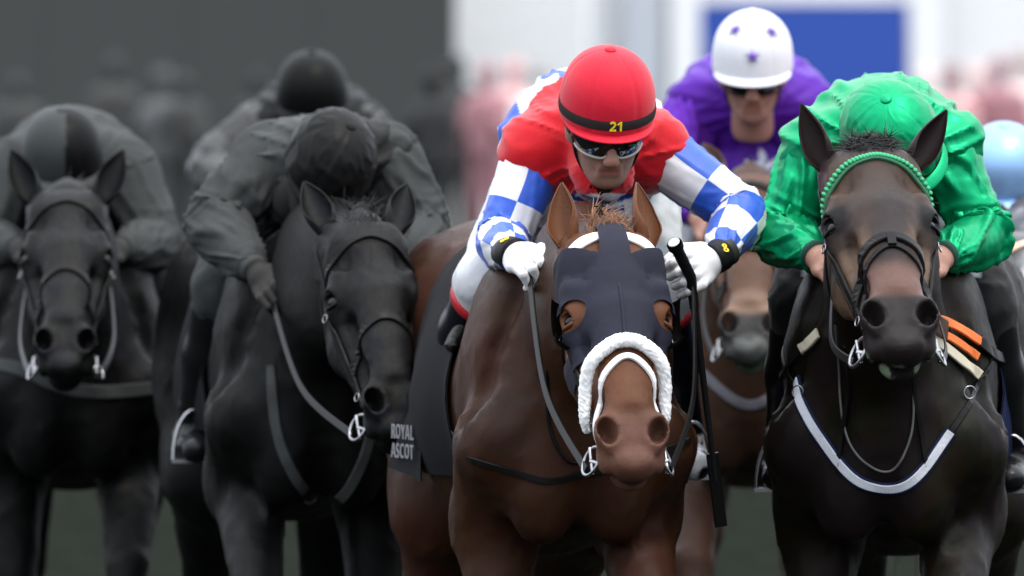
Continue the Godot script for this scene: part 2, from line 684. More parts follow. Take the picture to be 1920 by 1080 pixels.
func make_body() -> void:
	var f := Field.new(Vector3(-0.42, -0.02, -1.45), Vector3(0.42, 1.88, 1.14), 0.0165)
	# barrel, back and croup
	f.cone(Vector3(0, 1.24, 0.16), Vector3(0, 1.17, -0.25), 0.26, 0.32, 0.1, 0.82)
	f.cone(Vector3(0, 1.17, -0.25), Vector3(0, 1.25, -0.72), 0.32, 0.27, 0.1, 0.86)
	f.cone(Vector3(0, 1.47, 0.10), Vector3(0, 1.44, -0.30), 0.10, 0.11, 0.12)
	f.cone(Vector3(0, 1.40, -0.30), Vector3(0, 1.40, -0.80), 0.15, 0.18, 0.1, 1.15)
	f.ell(Vector3(0, 1.36, -0.92), Vector3(0.25, 0.23, 0.30), 0.1)
	# chest and shoulders
	f.ell(Vector3(0, 1.17, 0.32), Vector3(0.18, 0.23, 0.17), 0.08)
	# neck
	f.cone(Vector3(0, 1.30, 0.20), Vector3(0, 1.47, 0.48), 0.245, 0.185, 0.1, 0.62)
	f.cone(Vector3(0, 1.47, 0.48), Vector3(0, 1.62, 0.74), 0.185, 0.125, 0.1, 0.62)
	f.cone(Vector3(0, 1.60, 0.70), Vector3(0, 1.645, 0.80), 0.120, 0.10, 0.06, 0.66)
	for s in [-1.0, 1.0]:
		f.ell(Vector3(s * 0.135, 1.25, 0.16), Vector3(0.10, 0.27, 0.19), 0.07, Basis(Vector3.RIGHT, 0.45))
		f.ell(Vector3(s * 0.160, 1.11, 0.33), Vector3(0.085, 0.11, 0.10), 0.06)
		f.ell(Vector3(s * 0.080, 1.03, 0.36), Vector3(0.085, 0.15, 0.10), 0.035)
		f.cone(Vector3(s * 0.165, 1.10, 0.30), Vector3(s * 0.155, 0.92, 0.12), 0.11, 0.095, 0.06)
		# haunch
		f.ell(Vector3(s * 0.145, 1.22, -0.92), Vector3(0.145, 0.30, 0.26), 0.08)
		f.cone(Vector3(s * 0.15, 1.15, -0.80), Vector3(s * 0.16, 0.92, -0.72), 0.16, 0.12, 0.08)
	for s in [-1.0, 1.0]:
		f.cone(Vector3(s * 0.135, 1.20, 0.50), Vector3(s * 0.150, 0.96, 0.46), 0.010, 0.012, 0.05, 1.0, Vector3.RIGHT, true)
		f.cone(Vector3(s * 0.10, 1.52, 0.36), Vector3(s * 0.235, 1.16, 0.33), 0.012, 0.010, 0.05, 1.0, Vector3.RIGHT, true)
	# groove between the breast muscles
	f.cone(Vector3(0, 1.16, 0.52), Vector3(0, 0.86, 0.47), 0.016, 0.03, 0.07, 1.0, Vector3.RIGHT, true)
	# forelegs: the right one bears weight, the left one folds
	f.cone(Vector3(-0.155, 0.95, 0.14), Vector3(-0.145, 0.52, 0.22), 0.092, 0.052, 0.05)
	f.cone(Vector3(-0.145, 0.52, 0.22), Vector3(-0.145, 0.46, 0.22), 0.050, 0.044, 0.02)
	f.cone(Vector3(-0.145, 0.46, 0.22), Vector3(-0.145, 0.17, 0.20), 0.034, 0.030, 0.02)
	f.cone(Vector3(-0.145, 0.17, 0.20), Vector3(-0.145, 0.07, 0.25), 0.036, 0.036, 0.02)
	f.cone(Vector3(-0.145, 0.055, 0.26), Vector3(-0.145, 0.030, 0.275), 0.045, 0.050, 0.01)
	f.cone(Vector3(0.155, 0.95, 0.16), Vector3(0.15, 0.66, 0.46), 0.095, 0.055, 0.05)
	f.cone(Vector3(0.15, 0.66, 0.46), Vector3(0.15, 0.60, 0.49), 0.052, 0.046, 0.02)
	f.cone(Vector3(0.15, 0.60, 0.49), Vector3(0.15, 0.42, 0.27), 0.036, 0.031, 0.02)
	f.cone(Vector3(0.15, 0.42, 0.27), Vector3(0.15, 0.44, 0.17), 0.036, 0.036, 0.02)
	f.cone(Vector3(0.15, 0.45, 0.16), Vector3(0.15, 0.48, 0.13), 0.045, 0.046, 0.01)
	# hind legs
	f.cone(Vector3(-0.16, 0.95, -0.72), Vector3(-0.15, 0.58, -0.98), 0.125, 0.062, 0.06)
	f.cone(Vector3(-0.15, 0.58, -0.98), Vector3(-0.15, 0.20, -0.90), 0.056, 0.034, 0.03)
	f.cone(Vector3(-0.15, 0.20, -0.90), Vector3(-0.15, 0.035, -0.83), 0.036, 0.046, 0.02)
	f.cone(Vector3(0.16, 0.95, -0.72), Vector3(0.15, 0.66, -1.10), 0.125, 0.062, 0.06)
	f.cone(Vector3(0.15, 0.66, -1.10), Vector3(0.15, 0.36, -1.30), 0.056, 0.034, 0.03)
	f.cone(Vector3(0.15, 0.36, -1.30), Vector3(0.15, 0.22, -1.34), 0.036, 0.044, 0.02)
	# lower line of the neck, muscles and veins
	f.ruffle(func(p: Vector3) -> float:
		var x := absf(p.x)
		return fuzz.get_noise_3d(x * 11.0, p.y * 6.0, p.z * 8.0) * 0.010 + maxf(1.0 - absf(fuzz.get_noise_3d(x * 16.0, p.y * 9.0, p.z * 14.0 + 40.0)) * 8.0, 0.0) * 0.0055)
	body_field = f
	body_geo = f.geo()

# an ear: a leaf-shaped cup, open to the front
func ear_geo(length: float, width: float) -> Geo:
	var g := Geo.new()
	var rows := 22
	var cols := 16
	var prof := [0.62, 0.80, 0.95, 1.0, 0.97, 0.86, 0.66, 0.40, 0.10]
	for layer in 2:
		for i in rows + 1:
			var t := float(i) / rows
			var k := minf(t * 8.0, 7.999)
			var w: float = lerpf(prof[int(k)], prof[int(k) + 1], k - int(k)) * width * 0.5
			var open := lerpf(2.55, 1.55, smoothstep(0.0, 0.6, t))
			for j in cols + 1:
				var a := (float(j) / cols - 0.5) * 2.0 * open
				var r := w - (0.0035 if layer == 1 else 0.0)
				var y := t * length
				var lean := -0.012 * t * t
				g.v.append(Vector3(sin(a) * r, y, -cos(a) * r * 0.85 + lean + 0.5 * w))
	var stride := cols + 1
	for layer in 2:
		var b := layer * (rows + 1) * stride
		for i in rows:
			for j in cols:
				var a := b + i * stride + j
				if layer == 0:
					g.idx.append_array(PackedInt32Array([a, a + 1, a + stride, a + 1, a + stride + 1, a + stride]))
				else:
					g.idx.append_array(PackedInt32Array([a, a + stride, a + 1, a + 1, a + stride, a + stride + 1]))
	var b1 := (rows + 1) * stride
	for i in rows:   # rims
		for j in [0, cols]:
			var a: int = i * stride + j
			var c: int = a + b1
			g.idx.append_array(PackedInt32Array([a, a + stride, c, a + stride, c + stride, c]))
	return g.normals()

# hair: strands fanned along a line
func hair(rng: RandomNumberGenerator, roots: Callable, dir: Callable, count: int, length: float, thick := 0.0022) -> Geo:
	var g := Geo.new()
	for i in count:
		var t := rng.randf()
		var p: Vector3 = roots.call(t, rng)
		var d: Vector3 = dir.call(t, rng)
		var l := length * rng.randf_range(0.55, 1.1)
		var pts := PackedVector3Array()
		var rad := PackedFloat32Array()
		var bend := Vector3(rng.randf_range(-0.25, 0.25), rng.randf_range(-0.8, -0.2), rng.randf_range(-0.25, 0.25))
		for k in 6:
			var u := k / 5.0
			pts.append(p + d * l * u + bend * l * u * u * 0.5)
			rad.append(thick * (1.0 - 0.8 * u))
		g.add(tube(pts, rad, 4, 1.0, Vector3(0.3, 0.9, 0.2), null, false))
	return g

func coat(called: String, rough := 0.42) -> StandardMaterial3D:
	if mats.has(called):
		return mats[called]
	var m := plain(called, Color.WHITE, rough * 1.3, 0.24)
	m.vertex_color_use_as_albedo = true
	m.uv1_triplanar = true
	m.uv1_scale = Vector3(13, 4, 13)
	m.roughness_texture = tex_sweat
	m.albedo_texture = tex_coat
	m.normal_enabled = true
	m.normal_texture = tex_coat_n
	m.normal_scale = 0.8
	return m

func patch(p: Vector3, freq: float, off := 0.0) -> float:
	return clampf(fuzz.get_noise_3d(p.x * freq, p.y * freq, p.z * freq + off) * 1.6 + 0.5, 0.0, 1.0)

# paint(p, n, kind) gives the coat colour; kind is 0 for the body, 1 for the head (in head axes)
func head_pose(poll: Vector3, pitch: float, yaw := 0.0, roll := 0.0, size := 1.0) -> Transform3D:
	return Transform3D((Basis(Vector3.UP, yaw) * Basis(Vector3.RIGHT, -pitch) * Basis(Vector3.BACK, roll)).scaled(Vector3(size, size, size)), poll)

# cfg: at, head (pose in horse axes), paint, ears [[lean_out, lean_back] right, left], coat, mirror
func horse(cfg: Dictionary) -> Dictionary:
	var t := thing("racehorse", cfg.label, "horse", cfg.at, "galloping racehorses")
	var flip := Transform3D(Basis.from_scale(Vector3(-1, 1, 1)), Vector3.ZERO) if cfg.get("mirror", false) else Transform3D()
	var paint: Callable = cfg.paint
	var hp: Transform3D = cfg.head
	var g := body_geo.moved(flip)
	# the neck bends to where the head is
	var shift := hp.origin - Vector3(0, 1.745, 0.88)
	for i in g.v.size():
		var p := g.v[i]
		var k := smoothstep(0.30, 0.80, p.z) * smoothstep(1.15, 1.5, p.y)
		if k > 0.0:
			g.v[i] = p + shift * k
	g.paint(func(p: Vector3, n: Vector3) -> Color: return paint.call(p, n, 0))
	var hg := head_geo.clone().paint(func(p: Vector3, n: Vector3) -> Color: return paint.call(p, n, 1)).moved(hp)
	g.add(hg)
	var cm := coat(cfg.get("coat", "horse_coat"), cfg.get("gloss", 0.42))
	part("body", g, cm, t)
	var ears: Array = cfg.get("ears", [[0.42, -0.1], [0.42, -0.1]])
	for k in 2:
		var s := -1.0 if k == 0 else 1.0
		var eg := ear_geo(cfg.get("ear_length", 0.165), cfg.get("ear_width", 0.075))
		var eb := Basis(Vector3.BACK, -s * ears[k][0]) * Basis(Vector3.RIGHT, ears[k][1]) * Basis(Vector3.UP, s * ears[k][2])
		var pose := hp * Transform3D(eb, Vector3(s * 0.076, 0.008, -0.078))
		eg = eg.paint(func(p: Vector3, n: Vector3) -> Color: return paint.call(p, n, 2)).moved(pose)
		part("ear", eg, cm, t)
		var eye := part("eye", ball(hp * Vector3(s * 0.0895, -0.213, -0.060), Vector3(0.023, 0.021, 0.023)), plain("horse_eye", lin(0.004, 0.003, 0.0025), 0.15, 0.35), t)
		var lid := Geo.new()
		for e in [[0.0, 1.0], [0.0, -1.0]]:
			var path := PackedVector3Array()
			var rad := PackedFloat32Array()
			for i in 9:
				var a := (i / 8.0 - 0.5) * 2.7
				path.append(hp * (Vector3(s * 0.0925, -0.213, -0.060) + Basis(Vector3.UP, s * 0.95) * Vector3(sin(a) * 0.0235, e[1] * (0.004 + cos(a) * 0.0155), cos(a) * 0.0205)))
				rad.append(0.0056 if e[1] > 0 else 0.0044)
			lid.add(tube(path, rad, 8))
		lid.paint(func(_p: Vector3, _n: Vector3) -> Color: return paint.call(Vector3(s * 0.09, -0.21, -0.04), Vector3.BACK, 3))
		part("eyelid", lid, cm, eye)
	return {"node": t, "head": hp, "flip": flip, "shift": shift}

# ---------------------------------------------------------------- riders
# A rider is built in the axes of the horse: +z forward, the rider's left at +x.
var face_geo: Geo
var hand_geo: Geo
var crumple := FastNoiseLite.new()

func make_face() -> void:
	var f := Field.new(Vector3(-0.11, -0.20, -0.15), Vector3(0.11, 0.16, 0.14), 0.0042)
	f.cone(Vector3(0, -0.05, -0.025), Vector3(0, -0.17, -0.05), 0.054, 0.056, 0.03)
	f.ell(Vector3(0, 0.032, -0.012), Vector3(0.075, 0.098, 0.096), 0.03)
	f.ell(Vector3(0, -0.035, 0.030), Vector3(0.060, 0.082, 0.060), 0.03)
	f.cone(Vector3(0, -0.10, 0.048), Vector3(0, -0.108, 0.066), 0.024, 0.019, 0.025, 1.25)
	f.cone(Vector3(-0.036, 0.012, 0.074), Vector3(0.036, 0.012, 0.074), 0.015, 0.015, 0.02)
	for s in [-1.0, 1.0]:
		f.cone(Vector3(s * 0.052, -0.055, 0.0), Vector3(s * 0.020, -0.100, 0.055), 0.020, 0.020, 0.025)
		f.ell(Vector3(s * 0.044, -0.026, 0.055), Vector3(0.020, 0.018, 0.020), 0.025)
		f.ell(Vector3(s * 0.030, -0.004, 0.092), Vector3(0.017, 0.011, 0.014), 0.014, Basis(), true)
		f.ell(Vector3(s * 0.030, -0.004, 0.068), Vector3(0.0135, 0.0125, 0.0125), 0.004)
		f.ell(Vector3(s * 0.080, -0.020, -0.012), Vector3(0.009, 0.032, 0.019), 0.008, Basis(Vector3.UP, -s * 0.35))
		f.ell(Vector3(s * 0.012, -0.045, 0.098), Vector3(0.009, 0.008, 0.011), 0.008)
		# folds from the nose to the corners of the mouth
		f.cone(Vector3(s * 0.019, -0.042, 0.098), Vector3(s * 0.034, -0.078, 0.080), 0.003, 0.003, 0.010, 1.0, Vector3.RIGHT, true)
	f.cone(Vector3(0, 0.004, 0.084), Vector3(0, -0.038, 0.108), 0.009, 0.012, 0.014)
	f.ell(Vector3(0, -0.041, 0.108), Vector3(0.012, 0.010, 0.012), 0.010)
	f.cone(Vector3(-0.020, -0.069, 0.080), Vector3(0.020, -0.069, 0.080), 0.0075, 0.0075, 0.010)
	f.cone(Vector3(-0.017, -0.082, 0.079), Vector3(0.017, -0.082, 0.079), 0.0080, 0.0080, 0.010)
	f.cone(Vector3(-0.026, -0.0755, 0.088), Vector3(0.026, -0.0755, 0.088), 0.0022, 0.0022, 0.004, 1.0, Vector3.RIGHT, true)
	face_geo = f.geo()

# lips, stubble and ruddy cheeks, as factors on the skin colour
func face_paint(p: Vector3, _n: Vector3) -> Color:
	var c := Color.WHITE
	var grain := clampf(crumple.get_noise_3d(p.x * 160.0, p.y * 160.0, p.z * 160.0) + 0.5, 0.0, 1.0)
	var jaw := smoothstep(-0.05, -0.07, p.y) * smoothstep(0.0, 0.03, p.z)
	c = c.lerp(Color(0.66, 0.70, 0.74), jaw * (0.35 + 0.4 * grain))
	c = c.lerp(Color(1.12, 0.80, 0.76), exp(-pow((absf(p.x) - 0.040) / 0.018, 2.0) - pow((p.y + 0.030) / 0.020, 2.0)) * 0.6)
	c = c.lerp(Color(1.10, 0.78, 0.74), exp(-pow(p.x / 0.014, 2.0) - pow((p.y + 0.038) / 0.014, 2.0)) * 0.5)
	if p.z > 0.07:
		c = c.lerp(Color(0.82, 0.50, 0.50), exp(-pow((p.y + 0.0755) / 0.009, 2.0)) * smoothstep(0.028, 0.020, absf(p.x)) * 0.8)
	return c

func make_hand() -> void:
	var f := Field.new(Vector3(-0.075, -0.085, -0.05), Vector3(0.075, 0.035, 0.145), 0.0034)
	f.cone(Vector3(0, 0, -0.05), Vector3(0, -0.002, 0.02), 0.026, 0.027, 0.02, 1.2)
	f.ell(Vector3(0.0, -0.006, 0.052), Vector3(0.043, 0.019, 0.045), 0.015)
	var x := [-0.035, -0.012, 0.011, 0.033]
	var l := [0.88, 0.98, 1.02, 0.95]
	for i in 4:
		var a := Vector3(x[i], 0.003, 0.088)
		var b := Vector3(x[i], -0.012, 0.088 + 0.030 * l[i])
		var c := Vector3(x[i] * 0.97, -0.044, 0.088 + 0.022 * l[i])
		var d := Vector3(x[i] * 0.95, -0.052, 0.078)
		f.cone(Vector3(x[i] * 0.8, -0.006, 0.05), a, 0.012, 0.0115, 0.008)
		f.cone(a, b, 0.0112, 0.0100, 0.004)
		f.cone(b, c, 0.0100, 0.0092, 0.003)
		f.cone(c, d, 0.0092, 0.0080, 0.003)
	f.cone(Vector3(0.030, -0.010, 0.022), Vector3(0.050, -0.030, 0.052), 0.016, 0.0125, 0.012)
	f.cone(Vector3(0.050, -0.030, 0.052), Vector3(0.044, -0.052, 0.082), 0.0118, 0.0095, 0.003)
	hand_geo = f.geo()

func between(a: Vector3, b: Vector3, t: float) -> Vector3:
	return a.lerp(b, t)

# axes with z along dir and y as near as can be to up
func aim(at: Vector3, dir: Vector3, up: Vector3) -> Transform3D:
	var z := dir.normalized()
	var x := up.cross(z).normalized()
	return Transform3D(Basis(x, z.cross(x), z), at)

# a loose sleeve with folds: rings round the bend of the elbow, slanting pulls above it
func sleeve(sh: Vector3, el: Vector3, wr: Vector3, inner: Vector3, scale: float, fold: float, seed_: int, width := [0.070, 0.086, 0.080, 0.072, 0.074, 0.062, 0.050, 0.036]) -> Geo:
	var pts := [inner, sh, between(sh, el, 0.45), between(sh, el, 0.88), between(el, wr, 0.12), between(el, wr, 0.5), between(el, wr, 0.82), wr]
	var path := smooth_path(pts, 110)
	var r := []
	for w in width:
		r.append(w * scale)
	var radii := smooth_values(r, 110)
	crumple.seed = seed_
	crumple.frequency = 1.0
	return tube(path, radii, 56, 1.0, Vector3(0.1, 0.2, 1.0), func(u: float, v: float, p: Vector3) -> float:
		var near_elbow := exp(-pow((v - 0.47) / 0.11, 2.0))
		var cu := cos(u * TAU)
		var su := sin(u * TAU)
		var tw := u * TAU + v * 2.2
		var slant := exp(-pow(crumple.get_noise_3d(cos(tw) * 0.95, sin(tw) * 0.95, v * 1.9) / 0.15, 2.0))
		var rings := exp(-pow(crumple.get_noise_3d(cu * 0.32, su * 0.32 + 0.3 * cu, v * 9.5 + 31.0) / 0.16, 2.0))
		var fine := crumple.get_noise_3d(cu * 2.4, su * 2.4, v * 13.0 + 77.0)
		var end := smoothstep(1.0, 0.86, v)
		return fold * (slant * 0.0095 * end + rings * (0.0012 + 0.0095 * near_elbow + 0.0015 * (1.0 - end)) + fine * 0.0008) * smoothstep(0.0, 0.15, v))

const CAP_R := 0.112
const CAP_H := 0.130

func cap_geo(seam: float, wrinkle: float) -> Geo:
	var prof := []
	for i in 31:
		var t := i / 30.0
		var y := sin(t * PI / 2.0)
		prof.append(Vector2(pow(1.0 - pow(y, 2.35), 1.0 / 2.15) * CAP_R if t < 1.0 else 0.0, y * CAP_H))
	prof.insert(0, Vector2(CAP_R + 0.0005, -0.018))
	prof.insert(0, Vector2(CAP_R - 0.0035, -0.030))
	return lathe(prof, 96, func(u: float, v: float) -> float:
		var g := 0.0
		for k in 6:
			var d := absf(fposmod(u - (k + 0.5) / 6.0 + 0.5, 1.0) - 0.5) * 6.0
			g -= exp(-pow(d / 0.035, 2.0)) * seam
		var w := 1.0 - absf(crumple.get_noise_3d(cos(u * TAU) * 1.3, sin(u * TAU) * 1.3, v * 2.8)) * 4.0
		return (g + maxf(w, 0.0) * wrinkle) * smoothstep(1.0, 0.9, v)).moved(Transform3D(Basis.from_scale(Vector3(0.955, 1.0, 1.13))))

func peak_geo(reach: float, drop: float, arc := 1.35) -> Geo:
	var g := Geo.new()
	var cols := 40
	var rows := 6
	for layer in 2:
		for i in cols + 1:
			var a := (float(i) / cols - 0.5) * 2.0 * arc
			var k := pow(maxf(cos(a / arc * PI / 2.0), 0.0), 0.7)
			for j in rows + 1:
				var t := float(j) / rows
				var r := 0.104 + reach * k * t
				var y := -0.020 - drop * t * t * k - (0.0035 if layer == 1 else 0.0) - 0.004 * k
				g.v.append(Vector3(sin(a) * r * 0.955, y, cos(a) * (0.104 * 1.13 + reach * k * t)))
	var b := (cols + 1) * (rows + 1)
	for i in cols:
		for j in rows:
			var a := i * (rows + 1) + j
			g.idx.append_array(PackedInt32Array([a, a + 1, a + rows + 1, a + 1, a + rows + 2, a + rows + 1]))
			g.idx.append_array(PackedInt32Array([b + a, b + a + rows + 1, b + a + 1, b + a + 1, b + a + rows + 1, b + a + rows + 2]))
		var e := i * (rows + 1) + rows
		g.idx.append_array(PackedInt32Array([e, b + e, e + rows + 1, e + rows + 1, b + e, b + e + rows + 1]))
	return g.normals()

# a band round the foot of the cap
func cap_band(y0: float, y1: float, grow := 0.0025) -> Geo:
	var prof := []
	for i in 7:
		var t := i / 6.0
		var y := lerpf(y0, y1, t)
		var k := clampf(y / CAP_H, 0.0, 1.0)
		prof.append(Vector2(pow(1.0 - pow(k, 2.35), 1.0 / 2.15) * CAP_R + grow * sin(clampf(t, 0.04, 0.96) * PI) ** 0.3, y))
	return lathe(prof, 72).moved(Transform3D(Basis.from_scale(Vector3(0.955, 1.0, 1.13))))

func goggle_lens(y0: float, y1: float, arc: float, grow: float) -> Geo:
	var g := Geo.new()
	var cols := 36
	var rows := 8
	for i in cols + 1:
		var a := (float(i) / cols - 0.5) * 2.0 * arc
		for j in rows + 1:
			var t := float(j) / rows
			var dip := exp(-pow(a / 0.16, 2.0)) * 0.016 * (1.0 - t)
			var edge := pow(absf(a / arc), 4.0)
			var y := lerpf(y0 + dip + edge * 0.008, y1 - edge * 0.006, t)
			var bulge := sin(t * PI) * 0.006
			g.v.append(Vector3(sin(a) * (0.071 + grow + bulge), y, cos(a) * (0.082 + grow + bulge) + 0.010))
	for i in cols:
		for j in rows:
			var a := i * (rows + 1) + j
			g.idx.append_array(PackedInt32Array([a, a + rows + 1, a + 1, a + 1, a + rows + 1, a + rows + 2]))
	return g.normals()

func text_part(called: String, words: String, size: float, m: Material, parent: Node, pose: Transform3D, depth := 0.0015, bold := 900) -> MeshInstance3D:
	var t := TextMesh.new()
	var f := SystemFont.new()
	f.font_names = PackedStringArray(["Droid Sans"])
	f.font_weight = bold
	t.font = f
	t.text = words
	t.font_size = 64
	t.pixel_size = size / 64.0
	t.depth = depth
	t.curve_step = 2.0
	var o := MeshInstance3D.new()
	o.name = called
	o.mesh = t
	o.material_override = m
	parent.add_child(o, true)
	o.transform = pose
	return o

# c holds the joints (pelvis, chest, neck, head pose, and [right, left] pairs of shoulder, elbow, wrist, hip, knee, ankle) and the clothes
func rider(c: Dictionary) -> Node3D:
	var t := thing("person", c.label, "jockey", c.at, "jockeys crouched over their racehorses")
	var head: Transform3D = c.head
	var cap_seat: Transform3D = c.get("seat", seat)
	var skin: StandardMaterial3D = skin_mat
	# the body, one continuous figure under the clothes
	var lo: Vector3 = c.pelvis
	var hi: Vector3 = c.pelvis
	for key in ["shoulder", "elbow", "wrist", "hip", "knee", "ankle"]:
		for p in c[key]:
			lo = lo.min(p)
			hi = hi.max(p)
	lo = lo.min(head.origin) - Vector3(0.12, 0.12, 0.14)
	hi = hi.max(head.origin) + Vector3(0.12, 0.12, 0.18)
	var f := Field.new(lo, hi, 0.017)
	var nape: Vector3 = head * Vector3(0, -0.14, -0.045)
	f.cone(c.pelvis, c.chest, 0.095, 0.115, 0.05, 1.2)
	f.cone(c.neck, nape, 0.058, 0.050, 0.03)
	f.cone(nape, head * Vector3(0, 0.02, -0.02), 0.050, 0.060, 0.02)
	for k in 2:
		f.cone(c.neck, c.shoulder[k], 0.055, 0.052, 0.04)
		f.cone(c.shoulder[k], c.elbow[k], 0.050, 0.040, 0.02)
		f.cone(c.elbow[k], c.wrist[k], 0.038, 0.026, 0.02)
		f.cone(c.hip[k], c.knee[k], 0.080, 0.052, 0.03)
		f.cone(c.knee[k], c.ankle[k], 0.050, 0.034, 0.02)
	var g := f.geo()
	g.paint(func(_p: Vector3, _n: Vector3) -> Color: return Color.WHITE)
	g.add(face_geo.clone().paint(face_paint).moved(head))
	var gloved: bool = c.get("glove") != null
	var hands := []
	for k in 2:
		var s := -1.0 if k == 0 else 1.0
		var w: Vector3 = c.wrist[k]
		var pose := aim(w, c.hand_dir[k] if c.has("hand_dir") else (w - c.elbow[k]), c.hand_up[k] if c.has("hand_up") else Vector3(s * 0.7, 0.7, 0.3))
		# the thumb lies on the inner, upper side
		pose.basis = pose.basis * Basis.from_scale(Vector3(-s, 1, 1))
		hands.append(pose)
		if not gloved:
			g.add(hand_geo.clone().paint(func(_p: Vector3, _n: Vector3) -> Color: return Color.WHITE).moved(pose))
	g.uv.clear()
	var body := part("body", g, skin, t)
	if gloved:
		for k in 2:
			var gl := hand_geo.moved(hands[k] * Transform3D(Basis().scaled(Vector3(1.08, 1.08, 1.04)), Vector3.ZERO))
			var inv: Transform3D = hands[k].affine_inverse()
			gl.paint(func(p: Vector3, _n: Vector3) -> Color:
				var q := inv * p
				var pale := Color(0.66, 0.66, 0.68)
				var dark := Color(0.012, 0.012, 0.014)
				if q.z < 0.006:
					return dark
				if q.y < -0.018 and q.z < 0.105 and absf(q.x) < 0.03:
					return dark
				return pale)
			var gm := plain("glove_leather", Color.WHITE, 0.6)
			gm.vertex_color_use_as_albedo = true
			part("glove", gl, gm, t, c.get("glove_label", ""))
	# silks: the jacket
	var fl: Vector3 = c.chest
	var fh: Vector3 = c.chest
	for p in [c.pelvis, c.neck, c.shoulder[0], c.shoulder[1]]:
		fl = fl.min(p)
		fh = fh.max(p)
	var sz: float = c.get("bulk", 1.0)
	var j := Field.new(fl - Vector3(0.2, 0.24, 0.22), fh + Vector3(0.2, 0.2, 0.2), c.get("cell", 0.009))
	j.cone(c.pelvis, c.chest, 0.128 * sz, 0.140 * sz, 0.06, 1.22)
	j.cone(c.chest, c.neck, 0.125 * sz, 0.080 * sz, 0.05, 1.3)
	if c.has("belly"):
		j.cone(c.chest, c.belly, 0.11 * sz, 0.10 * sz, 0.06, 1.45)
	for k in 2:
		j.cone(c.neck, c.shoulder[k], 0.080 * sz, 0.078 * sz, 0.05)
		j.cone(c.chest, c.shoulder[k], 0.10 * sz, 0.070 * sz, 0.05)
	j.cone(c.neck, between(c.neck, nape, c.get("collar", 0.35)), 0.066, 0.060, 0.02)
	if c.get("collar", 0.35) > 0.7:
		j.cone(c.neck + Vector3(0, 0, 0.02), head * Vector3(0, -0.125, -0.005), 0.074, 0.066, 0.02)
	crumple.seed = c.seed
	crumple.frequency = 1.0
	var fold: float = c.get("fold", 1.0)
	var nk: Vector3 = c.neck
	j.ruffle(func(p: Vector3) -> float:
		var q := p - nk
		# pulls that run from the neck out over the shoulders
		var th := atan2(q.x, q.y + 0.05)
		var r := Vector2(q.x, q.y + 0.05).length()
		var long := exp(-pow(crumple.get_noise_3d(th * 1.9 + r * 2.0, r * 2.0 + q.z * 0.8, q.z * 1.6) / 0.15, 2.0))
		var cross := exp(-pow(crumple.get_noise_3d(q.x * 3.2 + 40.0, q.y * 6.5 + q.x * 3.0, q.z * 3.0) / 0.16, 2.0))
		var fine := crumple.get_noise_3d(q.x * 26.0, q.y * 20.0, q.z * 18.0 + 50.0)
		return fold * (long * 0.0085 + cross * 0.0045 + fine * 0.0007), 6.0)
	var jg := j.geo()
	if c.has("jacket_paint"):
		jg.paint(c.jacket_paint)
	part("jacket", jg, c.jacket, t)
	for k in 2:
		var sh: Vector3 = c.shoulder[k]
		var sl := sleeve(sh, c.elbow[k], between(c.wrist[k], c.elbow[k], 0.10), between(sh, c.neck, 0.55), c.get("sleeve_scale", 1.0), c.get("sleeve_fold", fold), c.seed + 5 + k)
		part("sleeve", sl, c.sleeve, t)
		var axis := (c.wrist[k] - c.elbow[k] as Vector3).normalized()
		var cuff := rod(between(c.wrist[k], c.elbow[k], 0.19), between(c.wrist[k], c.elbow[k], 0.03), 0.038 * c.get("sleeve_scale", 1.0), 0.035, 24)
		part("cuff", cuff, c.get("cuff", c.sleeve), t)
	# breeches and boots
	var bl: Vector3 = c.pelvis
	var bh: Vector3 = c.pelvis
	for key in ["hip", "knee"]:
		for p in c[key]:
			bl = bl.min(p)
			bh = bh.max(p)
	var b := Field.new(bl - Vector3(0.17, 0.17, 0.2), bh + Vector3(0.17, 0.17, 0.17), 0.0115)
	b.ell(c.pelvis + Vector3(0, -0.06, -0.06), Vector3(0.150, 0.12, 0.15), 0.05)
	for k in 2:
		b.cone(c.hip[k] + Vector3(0, -0.02, 0), c.knee[k], 0.108, 0.074, 0.05)
		b.cone(c.knee[k], between(c.knee[k], c.ankle[k], 0.2), 0.072, 0.060, 0.03)
	crumple.seed = c.seed + 2
	b.ruffle(func(p: Vector3) -> float: return maxf(1.0 - absf(crumple.get_noise_3d(p.x * 10.0, p.y * 9.0, p.z * 12.0)) * 3.5, -0.3) * 0.005)
	var bg := b.geo()
	if c.has("breeches_paint"):
		bg.paint(c.breeches_paint)
	part("breeches", bg, c.breeches, t)
	for k in 2:
		var kn: Vector3 = c.knee[k]
		var an: Vector3 = c.ankle[k]
		var toe: Vector3 = an + c.get("toe", Vector3(0.0, -0.045, 0.15)) * Vector3(-1.0 if k == 0 else 1.0, 1, 1)
		var q := Field.new(kn.min(an).min(toe) - Vector3(0.12, 0.12, 0.12), kn.max(an).max(toe) + Vector3(0.12, 0.12, 0.12), 0.0085)
		q.cone(between(kn, an, c.get("boot_top", 0.12)), between(kn, an, 0.45), 0.070, 0.062, 0.02)
		q.cone(between(kn, an, 0.45), an, 0.062, 0.042, 0.03)
		q.cone(an + Vector3(0, -0.03, -0.02), toe, 0.040, 0.032, 0.03, 1.15)
		var sole: Vector3 = between(an, toe, 0.5) + Vector3(0, -0.09, 0)
		q.ruffle(func(p: Vector3) -> float: return maxf(1.0 - absf(crumple.get_noise_3d(p.x * 8.0, p.y * 26.0, p.z * 12.0)) * 4.0, 0.0) * 0.004 * smoothstep(an.y + 0.14, an.y + 0.02, p.y))
		var bq := q.geo()
		if c.has("boot_paint"):
			bq.paint(func(p: Vector3, _n: Vector3) -> Color: return c.boot_paint.call(p, an))
		var boot := part("boot", bq, c.boot, t)
